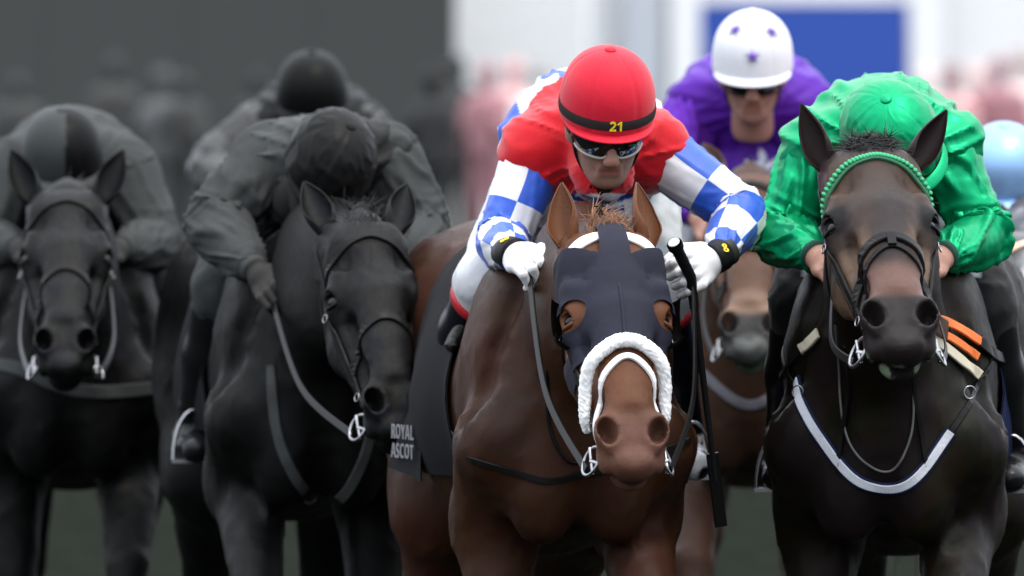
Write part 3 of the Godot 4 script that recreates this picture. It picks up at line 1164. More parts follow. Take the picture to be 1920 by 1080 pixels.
		if c.get("boot_trim") != null:
			part("boot_cuff", rod(between(kn, an, 0.10), between(kn, an, 0.17), 0.0745, 0.0735, 28), c.boot_trim, boot)
		# stirrup: iron under the foot and the leather up to the saddle
		var tread := between(an, toe, 0.62)
		var st := Geo.new()
		var arch := PackedVector3Array()
		var rad := PackedFloat32Array()
		for i in 15:
			var a := PI * i / 14.0
			arch.append(tread + Vector3(cos(a) * 0.056, -0.045 + sin(a) * 0.125, -0.01 * sin(a)))
			rad.append(0.005)
		st.add(tube(arch, rad, 8))
		st.add(slab(Vector3(0.118, 0.009, 0.034), tread + Vector3(0, -0.047, 0)))
		part("stirrup", st, steel, t)
		part("stirrup_leather", strap(PackedVector3Array([tread + Vector3(0, 0.078, -0.01), between(tread, kn, 0.5) + Vector3(0, 0.04, -0.06), kn + Vector3(-0.05 * signf(kn.x), 0.02, -0.12)]), PackedVector3Array([Vector3(signf(kn.x), 0, 0.2), Vector3(signf(kn.x), 0, 0.2), Vector3(signf(kn.x), 0, 0.2)]), 0.020, 0.004), black_leather, t)
	# cap: dome, seams, peak, button, band
	var cap := part("cap", cap_geo(c.get("seam", 0.0020), c.get("cap_wrinkle", 0.0)).paint(c.cap_paint).moved(head * cap_seat), c.cap, t)
	part("peak", peak_geo(c.get("peak_reach", 0.036), c.get("peak_drop", 0.014)).moved(head * cap_seat), c.get("peak", c.cap_plain), cap)
	part("button", ball(head * cap_seat * Vector3(0, CAP_H + 0.001, 0), Vector3(0.013, 0.005, 0.013), head.basis), c.cap_plain, cap)
	if c.get("band") != null:
		part("band", cap_band(c.get("band_low", -0.012), c.get("band_high", 0.010)).moved(head * cap_seat), c.band, cap)
	if c.get("goggles") != null:
		var gg := part("goggles", goggle_lens(-0.036, 0.022, 1.25, 0.007).moved(head), c.goggles, t)
		var rim := Geo.new()
		for e in [-0.038, 0.024]:
			var path := PackedVector3Array()
			var rad := PackedFloat32Array()
			for i in 37:
				var a := (i / 36.0 - 0.5) * 2.5
				var dip := exp(-pow(a / 0.16, 2.0)) * 0.016 if e < 0.0 else 0.0
				var edge := pow(absf(a / 1.25), 4.0)
				path.append(head * Vector3(sin(a) * 0.079, e + dip + edge * (0.009 if e < 0 else -0.007), cos(a) * 0.089 + 0.010))
				rad.append(0.0032)
			rim.add(tube(path, rad, 8))
		part("goggle_frame", rim, c.get("goggle_frame", black_rubber), gg)
		var sp := PackedVector3Array()
		var sf := PackedVector3Array()
		for i in 33:
			var a := 1.2 + (TAU - 2.4) * i / 32.0
			var dir := Vector3(sin(a), 0, cos(a))
			sp.append(head * (Vector3(dir.x * 0.094, 0.004 + 0.02 * sin(i / 32.0 * PI), dir.z * 0.112 - 0.004)))
			sf.append(head.basis * dir)
		part("goggle_strap", strap(sp, sf, 0.022, 0.003), black_rubber, gg)
		# chin strap
		var cp := PackedVector3Array()
		var cf := PackedVector3Array()
		for i in 17:
			var a := (i / 16.0 - 0.5) * 2.0
			cp.append(head * Vector3(sin(a * 1.5) * 0.078, -0.015 - 0.113 * cos(a * 1.5), 0.015 + 0.020 * cos(a * 1.5)))
			cf.append(head.basis * Vector3(sin(a * 1.5), -cos(a * 1.5), 0.1))
		part("chin_strap", strap(cp, cf, 0.016, 0.003), black_rubber, cap)
	return t

var seat := Transform3D(Basis(Vector3.RIGHT, -0.06), Vector3(0, 0.030, -0.010))
var skin_mat: StandardMaterial3D
var steel: StandardMaterial3D
var black_leather: StandardMaterial3D
var black_rubber: StandardMaterial3D

# ---------------------------------------------------------------- tack, laid on the horse's own surface
func sym(pts: Array, s: float) -> Array:
	var out := []
	for p in pts:
		out.append(Vector3(p.x * s, p.y, p.z))
	return out

func inner_of(pts: Array, x := 0.0, z := -0.09) -> Array:
	var out := []
	for p in pts:
		out.append(Vector3(p.x * x, p.y, z))
	return out

# c: leather, browband, beads, noseband ("leather", "sheepskin", "plain"), nose
func bridle(h: Dictionary, c: Dictionary) -> Node3D:
	var b := Node3D.new()
	b.name = "bridle"
	h.node.add_child(b)
	b.transform = h.head
	var leather: Material = c.leather
	var f := head_field
	var brow := [Vector3(-0.20, -0.155, -0.09), Vector3(-0.17, -0.115, 0.03), Vector3(-0.09, -0.075, 0.12), Vector3(0, -0.058, 0.14), Vector3(0.09, -0.075, 0.12), Vector3(0.17, -0.115, 0.03), Vector3(0.20, -0.155, -0.09)]
	for i in brow.size():
		brow[i].y += c.get("brow_rise", 0.0)
	var bg := laid_strap(f, brow, inner_of(brow, 0.2), c.get("brow_width", 0.020), 0.006, 46, 0.004)
	var bb := part("browband", bg, c.browband, b)
	if c.get("beads") != null:
		var po := smooth_path(brow, 44)
		var pin := smooth_path(inner_of(brow, 0.2), 44)
		for i in range(2, 42):
			var p := f.hit(po[i], pin[i], 0.008)
			part("bead", ball(p, Vector3(0.0050, 0.0066, 0.0042), Basis(Vector3.BACK, 0.4), 8), c.beads, bb)
	for s in [-1.0, 1.0]:
		var cheek := sym([Vector3(0.20, -0.12, -0.12), Vector3(0.22, -0.20, -0.10), Vector3(0.22, -0.30, -0.09), Vector3(0.20, -0.40, -0.085), Vector3(0.18, -0.505, -0.085)], s)
		part("cheek_strap", laid_strap(f, cheek, inner_of(cheek), 0.016, 0.005, 30, 0.004), leather, b)
		var cheek2 := sym([Vector3(0.20, -0.12, -0.15), Vector3(0.22, -0.22, -0.125), Vector3(0.22, -0.32, -0.11), Vector3(0.20, -0.42, -0.105)], s)
		part("cheek_strap", laid_strap(f, cheek2, inner_of(cheek2, 0.0, -0.12), 0.012, 0.004, 30, 0.005), leather, b)
		var crown := sym([Vector3(0.20, -0.12, -0.12), Vector3(0.16, -0.02, -0.14), Vector3(0.07, 0.12, -0.13), Vector3(0.0, 0.14, -0.12)], s)
		part("headpiece", laid_strap(f, crown, inner_of(crown, 0.0, -0.10), 0.024, 0.004, 24, 0.003), leather, b)
		var throat := sym([Vector3(0.20, -0.12, -0.14), Vector3(0.20, -0.17, -0.22), Vector3(0.10, -0.20, -0.33), Vector3(0.0, -0.21, -0.34)], s)
		part("throat_lash", laid_strap(f, throat, inner_of(throat, 0.0, -0.15), 0.012, 0.004, 24, 0.006), leather, b)
		for y in [-0.235, -0.47]:
			var at := f.hit(Vector3(s * 0.2, y, -0.09), Vector3(0, y, -0.09), 0.008)
			part("buckle", ring(at, Vector3(s, 0, 0.4), 0.0095, 0.0016), steel, b)
		# bit: ring, mouthpiece end, rein ring below
		var r0 := Vector3(s * 0.079, -0.545, -0.108)
		part("bit_ring", ring(r0, Vector3(s, 0.1, 0.55), 0.032, 0.0042), steel, b)
		part("bit_cheek", rod(r0 + Vector3(0, 0.036, 0), r0 + Vector3(0, -0.036, 0.0), 0.004), steel, b)
		part("bit_mouthpiece", rod(r0 + Vector3(s * 0.004, 0, 0), Vector3(s * 0.03, -0.572, -0.100), 0.006), steel, b)
	var nose: float = c.get("nose", -0.335)
	var nb := [Vector3(-0.14, nose - 0.125, -0.16), Vector3(-0.19, nose - 0.105, -0.09), Vector3(-0.15, nose - 0.050, 0.03), Vector3(-0.06, nose - 0.008, 0.12), Vector3(0, nose, 0.14), Vector3(0.06, nose - 0.008, 0.12), Vector3(0.15, nose - 0.050, 0.03), Vector3(0.19, nose - 0.105, -0.09), Vector3(0.14, nose - 0.125, -0.16)]
	if c.noseband == "leather":
		part("noseband", laid_strap(f, nb, inner_of(nb, 0.1), 0.022, 0.008, 50, 0.005), leather, b)
		var low := []
		for p in nb:
			low.append(p + Vector3(0, -0.030 - 0.02 * absf(p.x) / 0.19, 0))
		part("flash_strap", laid_strap(f, low, inner_of(low, 0.1), 0.011, 0.005, 50, 0.004), leather, b)
		part("noseband_loop", slab(Vector3(0.017, 0.034, 0.006), f.hit(Vector3(0, nose - 0.016, 0.14), Vector3(0, nose - 0.016, -0.09), 0.008)), leather, b)
	elif c.noseband == "plain":
		part("noseband", laid_strap(f, nb, inner_of(nb, 0.1), 0.020, 0.006, 50, 0.004), leather, b)
	else:   # a thick roll of sheepskin with a thinner white strap under it
		var po := smooth_path(nb, 60)
		var pin := smooth_path(inner_of(nb, 0.1), 60)
		var path := PackedVector3Array()
		var rad := PackedFloat32Array()
		for i in 60:
			path.append(f.hit(po[i], pin[i], 0.014))
			rad.append(0.0150 * (0.55 + 0.45 * pow(sin(PI * i / 59.0), 0.5)))
		crumple.seed = 91
		crumple.frequency = 1.0
		part("noseband", tube(smooth_path(Array(path), 180), smooth_values(Array(rad), 180), 28, 1.0, Vector3.UP, func(u: float, v: float, _p: Vector3) -> float: return crumple.get_noise_3d(cos(u * TAU) * 3.5, sin(u * TAU) * 3.5, v * 110.0) * 0.0034), c.wool, b)
		var low := []
		for p in nb:
			low.append(p + Vector3(0, -0.034 - 0.025 * absf(p.x) / 0.19, 0))
		part("flash_strap", laid_strap(f, low, inner_of(low, 0.1), 0.014, 0.006, 50, 0.005), c.tape, b)
	return b

# a point of the head in the horse's axes
func on_head(h: Dictionary, p: Vector3) -> Vector3:
	return h.head * p

func rein(h: Dictionary, pts: Array, width: float, m: Material, called := "rein") -> MeshInstance3D:
	var path := smooth_path(pts, 8 * pts.size())
	var faces := PackedVector3Array()
	for p in path:
		faces.append(Vector3(signf(p.x) * 0.9 + 0.01, 0.15, 0.45))
	return part(called, strap(path, faces, width, 0.0045), m, h.node)

# lays a line, given as (x, y, z far outside), on the horse's body from the front
func body_band(h: Dictionary, pts: Array, width: float, thick: float, m: Material, called: String, lift := 0.003, count := 50, pull := 0.25) -> MeshInstance3D:
	var inner := []
	for p in pts:
		inner.append(Vector3(p.x * pull, p.y + 0.05 * (1.0 - pull), minf(p.z - 0.8, -0.1)))
	return part(called, laid_strap(body_field, pts, inner, width, thick, count, lift), m, h.node)

# a cloth over the back: from z0 to z1, hanging to y on either side
func saddle_cloth(h: Dictionary, z0: float, z1: float, low: float, m: Material, lift := 0.014) -> MeshInstance3D:
	var g := Geo.new()
	var nz := 18
	var na := 48
	for layer in 2:
		for i in nz + 1:
			var z := lerpf(z0, z1, float(i) / nz)
			for j in na + 1:
				var a := (float(j) / na - 0.5) * 2.0
				var c := Vector3(0, 1.32, z)
				var target := Vector3(sin(a * 2.2) * 0.6, 1.32 + cos(a * 2.2) * 0.6, z)
				if absf(a) > 0.72:
					var k := (absf(a) - 0.72) / 0.28
					c = Vector3(0, lerpf(1.315, low, k), z)
					target = Vector3(signf(a) * 0.6, c.y, z)
				var p := body_field.hit(target, c, lift - 0.004 * layer)
				g.v.append(p)
				g.uv.append(Vector2(float(j) / na, float(i) / nz))
	var st := na + 1
	var b := (nz + 1) * st
	for i in nz:
		for j in na:
			var a := i * st + j
			g.idx.append_array(PackedInt32Array([a, a + 1, a + st, a + 1, a + st + 1, a + st]))
			g.idx.append_array(PackedInt32Array([b + a, b + a + st, b + a + 1, b + a + 1, b + a + st, b + a + st + 1]))
	for j in na:
		for i in [0, nz]:
			var a: int = i * st + j
			g.idx.append_array(PackedInt32Array([a, b + a, a + 1, a + 1, b + a, b + a + 1]))
	for i in nz:
		for j in [0, na]:
			var a: int = i * st + j
			g.idx.append_array(PackedInt32Array([a, a + st, b + a, a + st, b + a + st, b + a]))
	return part("saddle_cloth", g.normals(), m, h.node)

func saddle(h: Dictionary, m: Material) -> void:
	var f := Field.new(Vector3(-0.3, 1.2, -0.5), Vector3(0.3, 1.75, 0.12), 0.012)
	f.cone(Vector3(0, 1.585, -0.02), Vector3(0, 1.58, -0.36), 0.035, 0.045, 0.03, 2.2)
	for s in [-1.0, 1.0]:
		f.cone(Vector3(s * 0.10, 1.55, -0.10), Vector3(s * 0.235, 1.32, -0.02), 0.022, 0.018, 0.03, 3.0, Vector3.BACK)
	part("saddle", f.geo(), m, h.node)

func mane(h: Dictionary, m: Material, seed_: int, len := 0.10, count := 260) -> void:
	var rng := RandomNumberGenerator.new()
	rng.seed = seed_
	var hp: Transform3D = h.head
	var top: Vector3 = hp * Vector3(0, 0.03, -0.10)
	part("mane", hair(rng, func(t: float, r: RandomNumberGenerator) -> Vector3:
		return Vector3(0, 1.60, 0.12).lerp(top, t) + Vector3(r.randf_range(-0.014, 0.014), 0.02 - 0.05 * t * (1.0 - t) * 0.0, 0),
		func(_t: float, r: RandomNumberGenerator) -> Vector3: return Vector3(r.randf_range(0.1, 1.0), r.randf_range(0.0, 0.7), r.randf_range(-0.6, 0.1)).normalized(), count, len, 0.003), m, h.node)

func forelock(h: Dictionary, m: Material, seed_: int, len := 0.09, count := 160, spread := Vector3(0.5, 1.0, 0.2)) -> void:
	var rng := RandomNumberGenerator.new()
	rng.seed = seed_
	var hp: Transform3D = h.head
	part("forelock", hair(rng, func(_t: float, r: RandomNumberGenerator) -> Vector3:
		return hp * Vector3(r.randf_range(-0.045, 0.045), r.randf_range(-0.03, 0.045), r.randf_range(-0.06, -0.015)),
		func(_t: float, r: RandomNumberGenerator) -> Vector3: return Vector3(r.randf_range(-1, 1) * spread.x, r.randf_range(0.2, 1.0) * spread.y, r.randf_range(-0.6, 0.5) * spread.z).normalized(), count, len, 0.0013), m, h.node)

func tail(h: Dictionary, m: Material, seed_: int) -> void:
	var rng := RandomNumberGenerator.new()
	rng.seed = seed_
	part("tail", hair(rng, func(_t: float, r: RandomNumberGenerator) -> Vector3:
		return Vector3(r.randf_range(-0.03, 0.03), 1.40 + r.randf_range(-0.06, 0.02), -1.18),
		func(_t: float, r: RandomNumberGenerator) -> Vector3: return Vector3(r.randf_range(-0.25, 0.25), r.randf_range(-1.0, -0.3), r.randf_range(-1.0, -0.5)).normalized(), 150, 0.6, 0.004), m, h.node)

# the pair of reins from the bit to the rider's hands
func reins(h: Dictionary, c: Dictionary, m: Material) -> void:
	for k in 2:
		var s := -1.0 if k == 0 else 1.0
		var bit := on_head(h, Vector3(s * 0.09, -0.555, -0.125))
		var e: Vector3 = c.elbow[k]
		var w: Vector3 = c.wrist[k]
		var d: Vector3 = c.hand_dir[k] if c.has("hand_dir") else w - e
		var hand: Vector3 = w + d.normalized() * 0.09 + Vector3(0, -0.025, 0)
		rein(h, [bit, bit.lerp(hand, 0.5) + Vector3(s * 0.025, -0.05, 0), hand], 0.018, m)

# ---------------------------------------------------------------- the course behind the field
func spectator_geo(seed_: int) -> Array:
	var rng := RandomNumberGenerator.new()
	rng.seed = seed_
	var f := Field.new(Vector3(-0.42, -0.02, -0.25), Vector3(0.42, 1.85, 0.3), 0.032)
	var w := rng.randf_range(0.92, 1.1)
	f.cone(Vector3(0, 1.0, 0), Vector3(0, 1.36, 0), 0.145 * w, 0.15 * w, 0.06, 1.25)
	f.cone(Vector3(0, 1.36, 0), Vector3(0, 1.52, 0), 0.07, 0.055, 0.04)
	f.ell(Vector3(0, 1.64, 0.01), Vector3(0.078, 0.115, 0.095), 0.03)
	for s in [-1.0, 1.0]:
		var e := Vector3(s * 0.27, 1.12, 0.02 + rng.randf() * 0.1)
		f.cone(Vector3(s * 0.19, 1.41, 0), e, 0.062, 0.048, 0.04)
		f.cone(e, Vector3(s * rng.randf_range(0.12, 0.25), rng.randf_range(0.9, 1.3), 0.2), 0.046, 0.036, 0.02)
		f.cone(Vector3(s * 0.09, 0.92, 0), Vector3(s * 0.10, 0.5, 0.02), 0.095, 0.065, 0.04)
		f.cone(Vector3(s * 0.10, 0.5, 0.02), Vector3(s * 0.10, 0.06, 0), 0.062, 0.045, 0.02)
		f.cone(Vector3(s * 0.10, 0.03, -0.02), Vector3(s * 0.10, 0.025, 0.14), 0.045, 0.04, 0.02)
	return [f.geo()]

func background() -> void:
	# turf to the horizon
	var tm := plain("turf", Color.WHITE, 1.0, 0.0)
	tm.uv1_world_triplanar = true
	tm.uv1_triplanar = true
	tm.uv1_scale = Vector3(0.35, 0.35, 0.35)
	var grass := noise_tex(0.02, 51, 0, 1, false, 1.0, 512, FastNoiseLite.TYPE_SIMPLEX_SMOOTH, 5)
	var ramp := Gradient.new()
	ramp.set_color(0, lin(0.009, 0.0105, 0.0085))
	ramp.set_color(1, lin(0.016, 0.0185, 0.015))
	grass.color_ramp = ramp
	tm.albedo_texture = grass
	var pm := PlaneMesh.new()
	pm.size = Vector2(1600, 1600)
	var turf := MeshInstance3D.new()
	turf.name = "turf"
	turf.mesh = pm
	turf.material_override = tm
	turf.set_meta("kind", "structure")
	add_child(turf)
	# white marquee across the course on the right, with a blue panel between white posts
	var z := -72.0
	var canvas := weave("white_canvas", lin(0.80, 0.81, 0.82), 0.8)
	canvas.uv1_scale = Vector3(0.4, 0.4, 0.4)
	var mq := thing("marquee", "white marquee wall with posts and canvas panels behind the riders", "marquee", Transform3D(Basis(), Vector3(0, 0, z)))
	var x := -0.85
	var k := 0
	while x < 14.0:
		var wd := 1.65
		part("canvas_panel", slab(Vector3(wd - 0.03, 6.2, 0.06), Vector3(x + wd / 2.0, 3.1, -0.2 - 0.04 * (k % 2))), canvas, mq)
		x += wd
		k += 1
	part("roof_beam", slab(Vector3(15.0, 0.35, 0.5), Vector3(6.4, 6.4, -0.1)), canvas, mq)
	var grey_post := plain("grey_post", lin(0.42, 0.45, 0.50), 0.5)
	var white_post := plain("white_post", lin(0.72, 0.73, 0.75), 0.5)
	part("post", slab(Vector3(0.40, 6.2, 0.16), Vector3(1.40, 3.1, 0.05)), grey_post, mq)
	part("post", slab(Vector3(0.32, 6.2, 0.16), Vector3(1.84, 3.1, 0.06)), white_post, mq)
	part("post", slab(Vector3(0.36, 6.2, 0.16), Vector3(4.42, 3.1, 0.06)), white_post, mq)
	var panel := plain("blue_board", lin(0.008, 0.050, 0.31), 0.6)
	var bp := thing("board", "large plain blue board standing between two pale posts", "board", Transform3D(Basis(), Vector3(3.01, 0, z + 0.1)))
	part("face", slab(Vector3(2.20, 2.75, 0.05), Vector3(0.1, 1.60, 0)), panel, bp)
	part("frame", slab(Vector3(2.24, 0.07, 0.07), Vector3(0.1, 3.00, 0)), white_post, bp)
	for s in [-1.0, 1.0]:
		part("leg", slab(Vector3(0.06, 0.25, 0.06), Vector3(0.1 + s * 0.9, 0.115, 0)), white_post, bp)
	# dark wall, added to dim the backdrop of the left half
	var wall := weave("dim_backdrop_grey", lin(0.058, 0.062, 0.061), 0.85)
	wall.uv1_scale = Vector3(0.3, 0.3, 0.3)
	var sw := thing("added_dark_wall", "added dark grey panelled wall dimming the backdrop of the left hand runners", "wall", Transform3D(Basis(), Vector3(0, 0, z + 2.0)))
	x = -0.62
	while x > -14.0:
		part("panel", slab(Vector3(1.46, 5.0, 0.10), Vector3(x - 0.7, 2.5, 0.015 * (k % 2))), wall, sw)
		x -= 1.4
		k += 1
	# a grass terrace that lifts the crowd
	var bank := Geo.new()
	var bp2 := [Vector2(-54.0, 0.0), Vector2(-55.2, 0.42), Vector2(-69.0, 0.46), Vector2(-69.4, 0.0)]
	for i in 4:
		bank.v.append(Vector3(-26, bp2[i].y, bp2[i].x))
		bank.v.append(Vector3(26, bp2[i].y, bp2[i].x))
	for i in 3:
		bank.idx.append_array(PackedInt32Array([i * 2, i * 2 + 2, i * 2 + 1, i * 2 + 1, i * 2 + 2, i * 2 + 3]))
	structure("terrace", bank.normals(), tm)
	# spectators
	var shapes := [spectator_geo(1)[0].mesh(), spectator_geo(2)[0].mesh(), spectator_geo(3)[0].mesh()]
	var rng := RandomNumberGenerator.new()
	rng.seed = 8
	var tone := {"rose": lin(0.55, 0.30, 0.30), "salmon": lin(0.62, 0.42, 0.40), "blush": lin(0.70, 0.55, 0.52), "maroon": lin(0.30, 0.14, 0.16), "pale grey": lin(0.62, 0.60, 0.60), "black": lin(0.012, 0.012, 0.013), "charcoal": lin(0.024, 0.025, 0.025), "ash": lin(0.085, 0.088, 0.088)}
	var spots := [
		[1738, -61.0, "blush", "blurred spectator in blush clothes just right of the blue board"], [1785, -58.5, "rose", "blurred spectator in rose clothes right of the green jockey"], [1832, -62.0, "salmon", "blurred spectator in salmon clothes above the pale blue cap"],
		[1872, -59.0, "maroon", "blurred spectator in maroon near the right edge of the picture"], [1914, -61.5, "blush", "rightmost blurred spectator in blush clothes at the picture edge"],
		[915, -58.0, "maroon", "blurred spectator in maroon left of the red capped jockey"], [962, -61.0, "rose", "blurred spectator in rose clothes behind the red jockey's shoulder"], [1010, -59.0, "pale grey", "blurred spectator in pale grey hidden behind the red cap"],
		[35, -57.0, "charcoal", "leftmost blurred spectator in charcoal at the picture edge"], [212, -60.0, "charcoal", "blurred spectator in charcoal right of the far left jockey"], [305, -58.0, "ash", "blurred spectator in ash grey between the two left riders"],
		[345, -56.5, "charcoal", "blurred spectator in charcoal left of the round black cap"], [480, -57.0, "black", "blurred spectator in black just behind the round black cap"], [815, -56.0, "black", "blurred spectator in black at the end of the dark wall"], [858, -59.0, "charcoal", "blurred spectator in charcoal by the end of the dark wall"]]
	for i in spots.size():
		var sp: Array = spots[i]
		var px: float = sp[0]
		var zz: float = sp[1]
		var d := 18.0 - zz
		var o := thing("spectator", sp[3], "person", Transform3D(Basis(Vector3.UP, rng.randf_range(-0.8, 0.8)).scaled(Vector3.ONE * rng.randf_range(0.98, 1.1)), Vector3((px - 960.0) * d / 15840.0, 0.43, zz)), "spectators behind the course")
		var bm := MeshInstance3D.new()
		bm.name = "body"
		bm.mesh = shapes[i % 3]
		bm.material_override = plain("coat_" + sp[2], tone[sp[2]], 0.8)
		o.add_child(bm)
		if i % 3 == 1:
			part("hat", lathe([Vector2(0.0, 1.80), Vector2(0.08, 1.79), Vector2(0.095, 1.70), Vector2(0.16, 1.69), Vector2(0.0, 1.685)], 20), plain("hat_" + sp[2], tone[sp[2]].darkened(0.3), 0.8), o)

func paint_dark_bay(p: Vector3, _n: Vector3, k: int) -> Color:
	var d := patch(p, 9.0)
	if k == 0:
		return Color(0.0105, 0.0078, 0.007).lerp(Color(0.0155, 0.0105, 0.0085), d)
	if k == 2:
		return Color(0.022, 0.015, 0.013)
	var c := Color(0.030, 0.022, 0.020).lerp(Color(0.052, 0.034, 0.027), patch(p, 14.0, 5.0))
	var x := absf(p.x)
	# browner temples, cheeks and bridge; tan above the nostrils; black muzzle
	c = c.lerp(Color(0.085, 0.050, 0.034), smoothstep(0.035, 0.075, x) * smoothstep(-0.02, -0.10, p.y) * smoothstep(-0.20, -0.14, p.y) * 0.6)
	c = c.lerp(Color(0.14, 0.085, 0.052), smoothstep(0.028, 0.055, x) * smoothstep(-0.25, -0.31, p.y) * smoothstep(-0.42, -0.34, p.y) * 0.75)
	c = c.lerp(Color(0.16, 0.085, 0.068), smoothstep(-0.385, -0.43, p.y) * smoothstep(-0.515, -0.485, p.y) * smoothstep(-0.10, -0.04, p.z) * (0.75 + 0.25 * d))
	c = c.lerp(Color(0.016, 0.014, 0.015), smoothstep(-0.478, -0.502, p.y + 0.02 * x))
	c = c.lerp(Color(0.010, 0.008, 0.008), smoothstep(0.06, 0.085, x) * smoothstep(-0.18, -0.2, p.y) * smoothstep(-0.25, -0.235, p.y))
	if k == 1 and p.y < -0.555 and p.z < -0.07:
		c = c.lerp(Color(0.20, 0.26, 0.17), smoothstep(0.55, 0.8, patch(p, 60.0, 3.0)) * smoothstep(-0.075, -0.095, p.z))
	return c

func paint_chestnut(p: Vector3, _n: Vector3, k: int) -> Color:
	var d := patch(p, 10.0)
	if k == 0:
		return Color(0.055, 0.0225, 0.0125).lerp(Color(0.036, 0.0155, 0.0095), d)  # body darker than the head: dimming put into the coat colour
	if k == 2:
		return Color(0.155, 0.061, 0.028)
	var c := Color(0.135, 0.053, 0.026).lerp(Color(0.090, 0.036, 0.019), d)
	c = c.lerp(Color(0.13, 0.062, 0.045), smoothstep(-0.46, -0.53, p.y) * 0.8)
	return c

func paint_bay(p: Vector3, _n: Vector3, k: int) -> Color:
	var d := patch(p, 9.0)
	if k == 0:
		return Color(0.080, 0.041, 0.026).lerp(Color(0.060, 0.031, 0.020), d)
	var c := Color(0.115, 0.058, 0.037).lerp(Color(0.085, 0.043, 0.028), d)
	if k == 1:
		c = c.lerp(Color(0.20, 0.125, 0.085), smoothstep(-0.42, -0.47, p.y))
		c = c.lerp(Color(0.030, 0.028, 0.028), smoothstep(-0.495, -0.525, p.y))
		c = c.lerp(Color(0.12, 0.125, 0.12), smoothstep(-0.55, -0.59, p.y) * patch(p, 40.0))
		if p.z < -0.09 and p.y < -0.55:
			c = c.lerp(Color(0.10, 0.16, 0.10), 0.7)
	return c

func paint_grey(p: Vector3, _n: Vector3, k: int) -> Color:
	var d := patch(p, 22.0)
	var c := Color(0.11, 0.11, 0.12).lerp(Color(0.32, 0.32, 0.33), d * d)
	if k == 1:
		c = c.lerp(Color(0.55, 0.55, 0.56), smoothstep(0.03, 0.015, absf(p.x)) * smoothstep(-0.1, -0.2, p.y))
		c = c.lerp(Color(0.05, 0.05, 0.052), smoothstep(-0.47, -0.54, p.y))
	return c

func paint_black(p: Vector3, _n: Vector3, k: int) -> Color:
	var d := patch(p, 8.0)
	var c := Color(0.0045, 0.0045, 0.0047).lerp(Color(0.0075, 0.0075, 0.0078), d)
	return c if k == 0 else c * 1.25

# joints of a rider low over the neck; dx moves the shoulders sideways, dy up
func crouch(dx := 0.0, dy := 0.0) -> Dictionary:
	return {
		"pelvis": Vector3(dx * 0.3, 1.80 + dy, -0.28), "chest": Vector3(dx, 1.785 + dy, 0.01), "neck": Vector3(dx, 1.80 + dy, 0.16),
		"shoulder": [Vector3(dx - 0.138, 1.765 + dy, 0.13), Vector3(dx + 0.138, 1.765 + dy, 0.13)],
		"elbow": [Vector3(dx - 0.228, 1.57 + dy, 0.17), Vector3(dx + 0.228, 1.57 + dy, 0.17)],
		"wrist": [Vector3(dx * 0.5 - 0.135, 1.525 + dy * 0.5, 0.385), Vector3(dx * 0.5 + 0.135, 1.525 + dy * 0.5, 0.385)],
		"hip": [Vector3(-0.10, 1.76 + dy, -0.22), Vector3(0.10, 1.76 + dy, -0.22)],
		"knee": [Vector3(-0.205, 1.41, 0.03), Vector3(0.205, 1.41, 0.03)],
		"ankle": [Vector3(-0.262, 1.06, -0.17), Vector3(0.262, 1.06, -0.17)],
		"head": Transform3D(Basis(Vector3.RIGHT, 0.5), Vector3(dx, 1.82 + dy, 0.33)),
	}

func no_paint(_p: Vector3, _n: Vector3) -> Color:
	return Color.WHITE

func with_vertex(m: StandardMaterial3D) -> StandardMaterial3D:
	m.vertex_color_use_as_albedo = true
	return m

func check_image(a: Color, b: Color, nu: int, nv: int) -> ImageTexture:
	var im := Image.create(512, 1024, false, Image.FORMAT_RGB8)
	for i in nu:
		for j in nv:
			im.fill_rect(Rect2i(i * 512 / nu, j * 1024 / nv, 512 / nu + 1, 1024 / nv + 1), a if (i + j) % 2 == 0 else b)
	return ImageTexture.create_from_image(im)

func satin(called: String, c: Color, rough := 0.36, sheen := 0.3) -> StandardMaterial3D:
	var m := weave(called, c, rough, 0.0, 0.30 if rough < 0.44 else 0.2)
	m.normal_scale = 0.06
	m.metallic = 0.5 if rough < 0.44 else 0.0
	return m

func _ready() -> void:
	set_camera()
	set_light()
	make_textures()
	fuzz.seed = 3
	fuzz.frequency = 0.35
	crumple.fractal_octaves = 2
	steel = plain("steel", lin(0.28, 0.28, 0.29), 0.3, 0.5, 1.0)
	black_leather = plain("black_leather", lin(0.007, 0.0065, 0.0065), 0.36, 0.22)
	black_rubber = plain("black_rubber", lin(0.008, 0.008, 0.009), 0.55, 0.25)
	skin_mat = plain("skin", lin(0.40, 0.21, 0.155), 0.5, 0.35)
	skin_mat.vertex_color_use_as_albedo = true
	skin_mat.uv1_triplanar = true
	skin_mat.uv1_scale = Vector3(9, 9, 9)
	skin_mat.albedo_texture = tex_coat
	skin_mat.subsurf_scatter_enabled = true
	skin_mat.subsurf_scatter_strength = 0.15
	background()
	make_head()
	make_body()
	make_face()
	make_hand()
	horse_dark_bay()
	horse_chestnut()
	horse_bay()
	horse_grey()
	horses_dark()

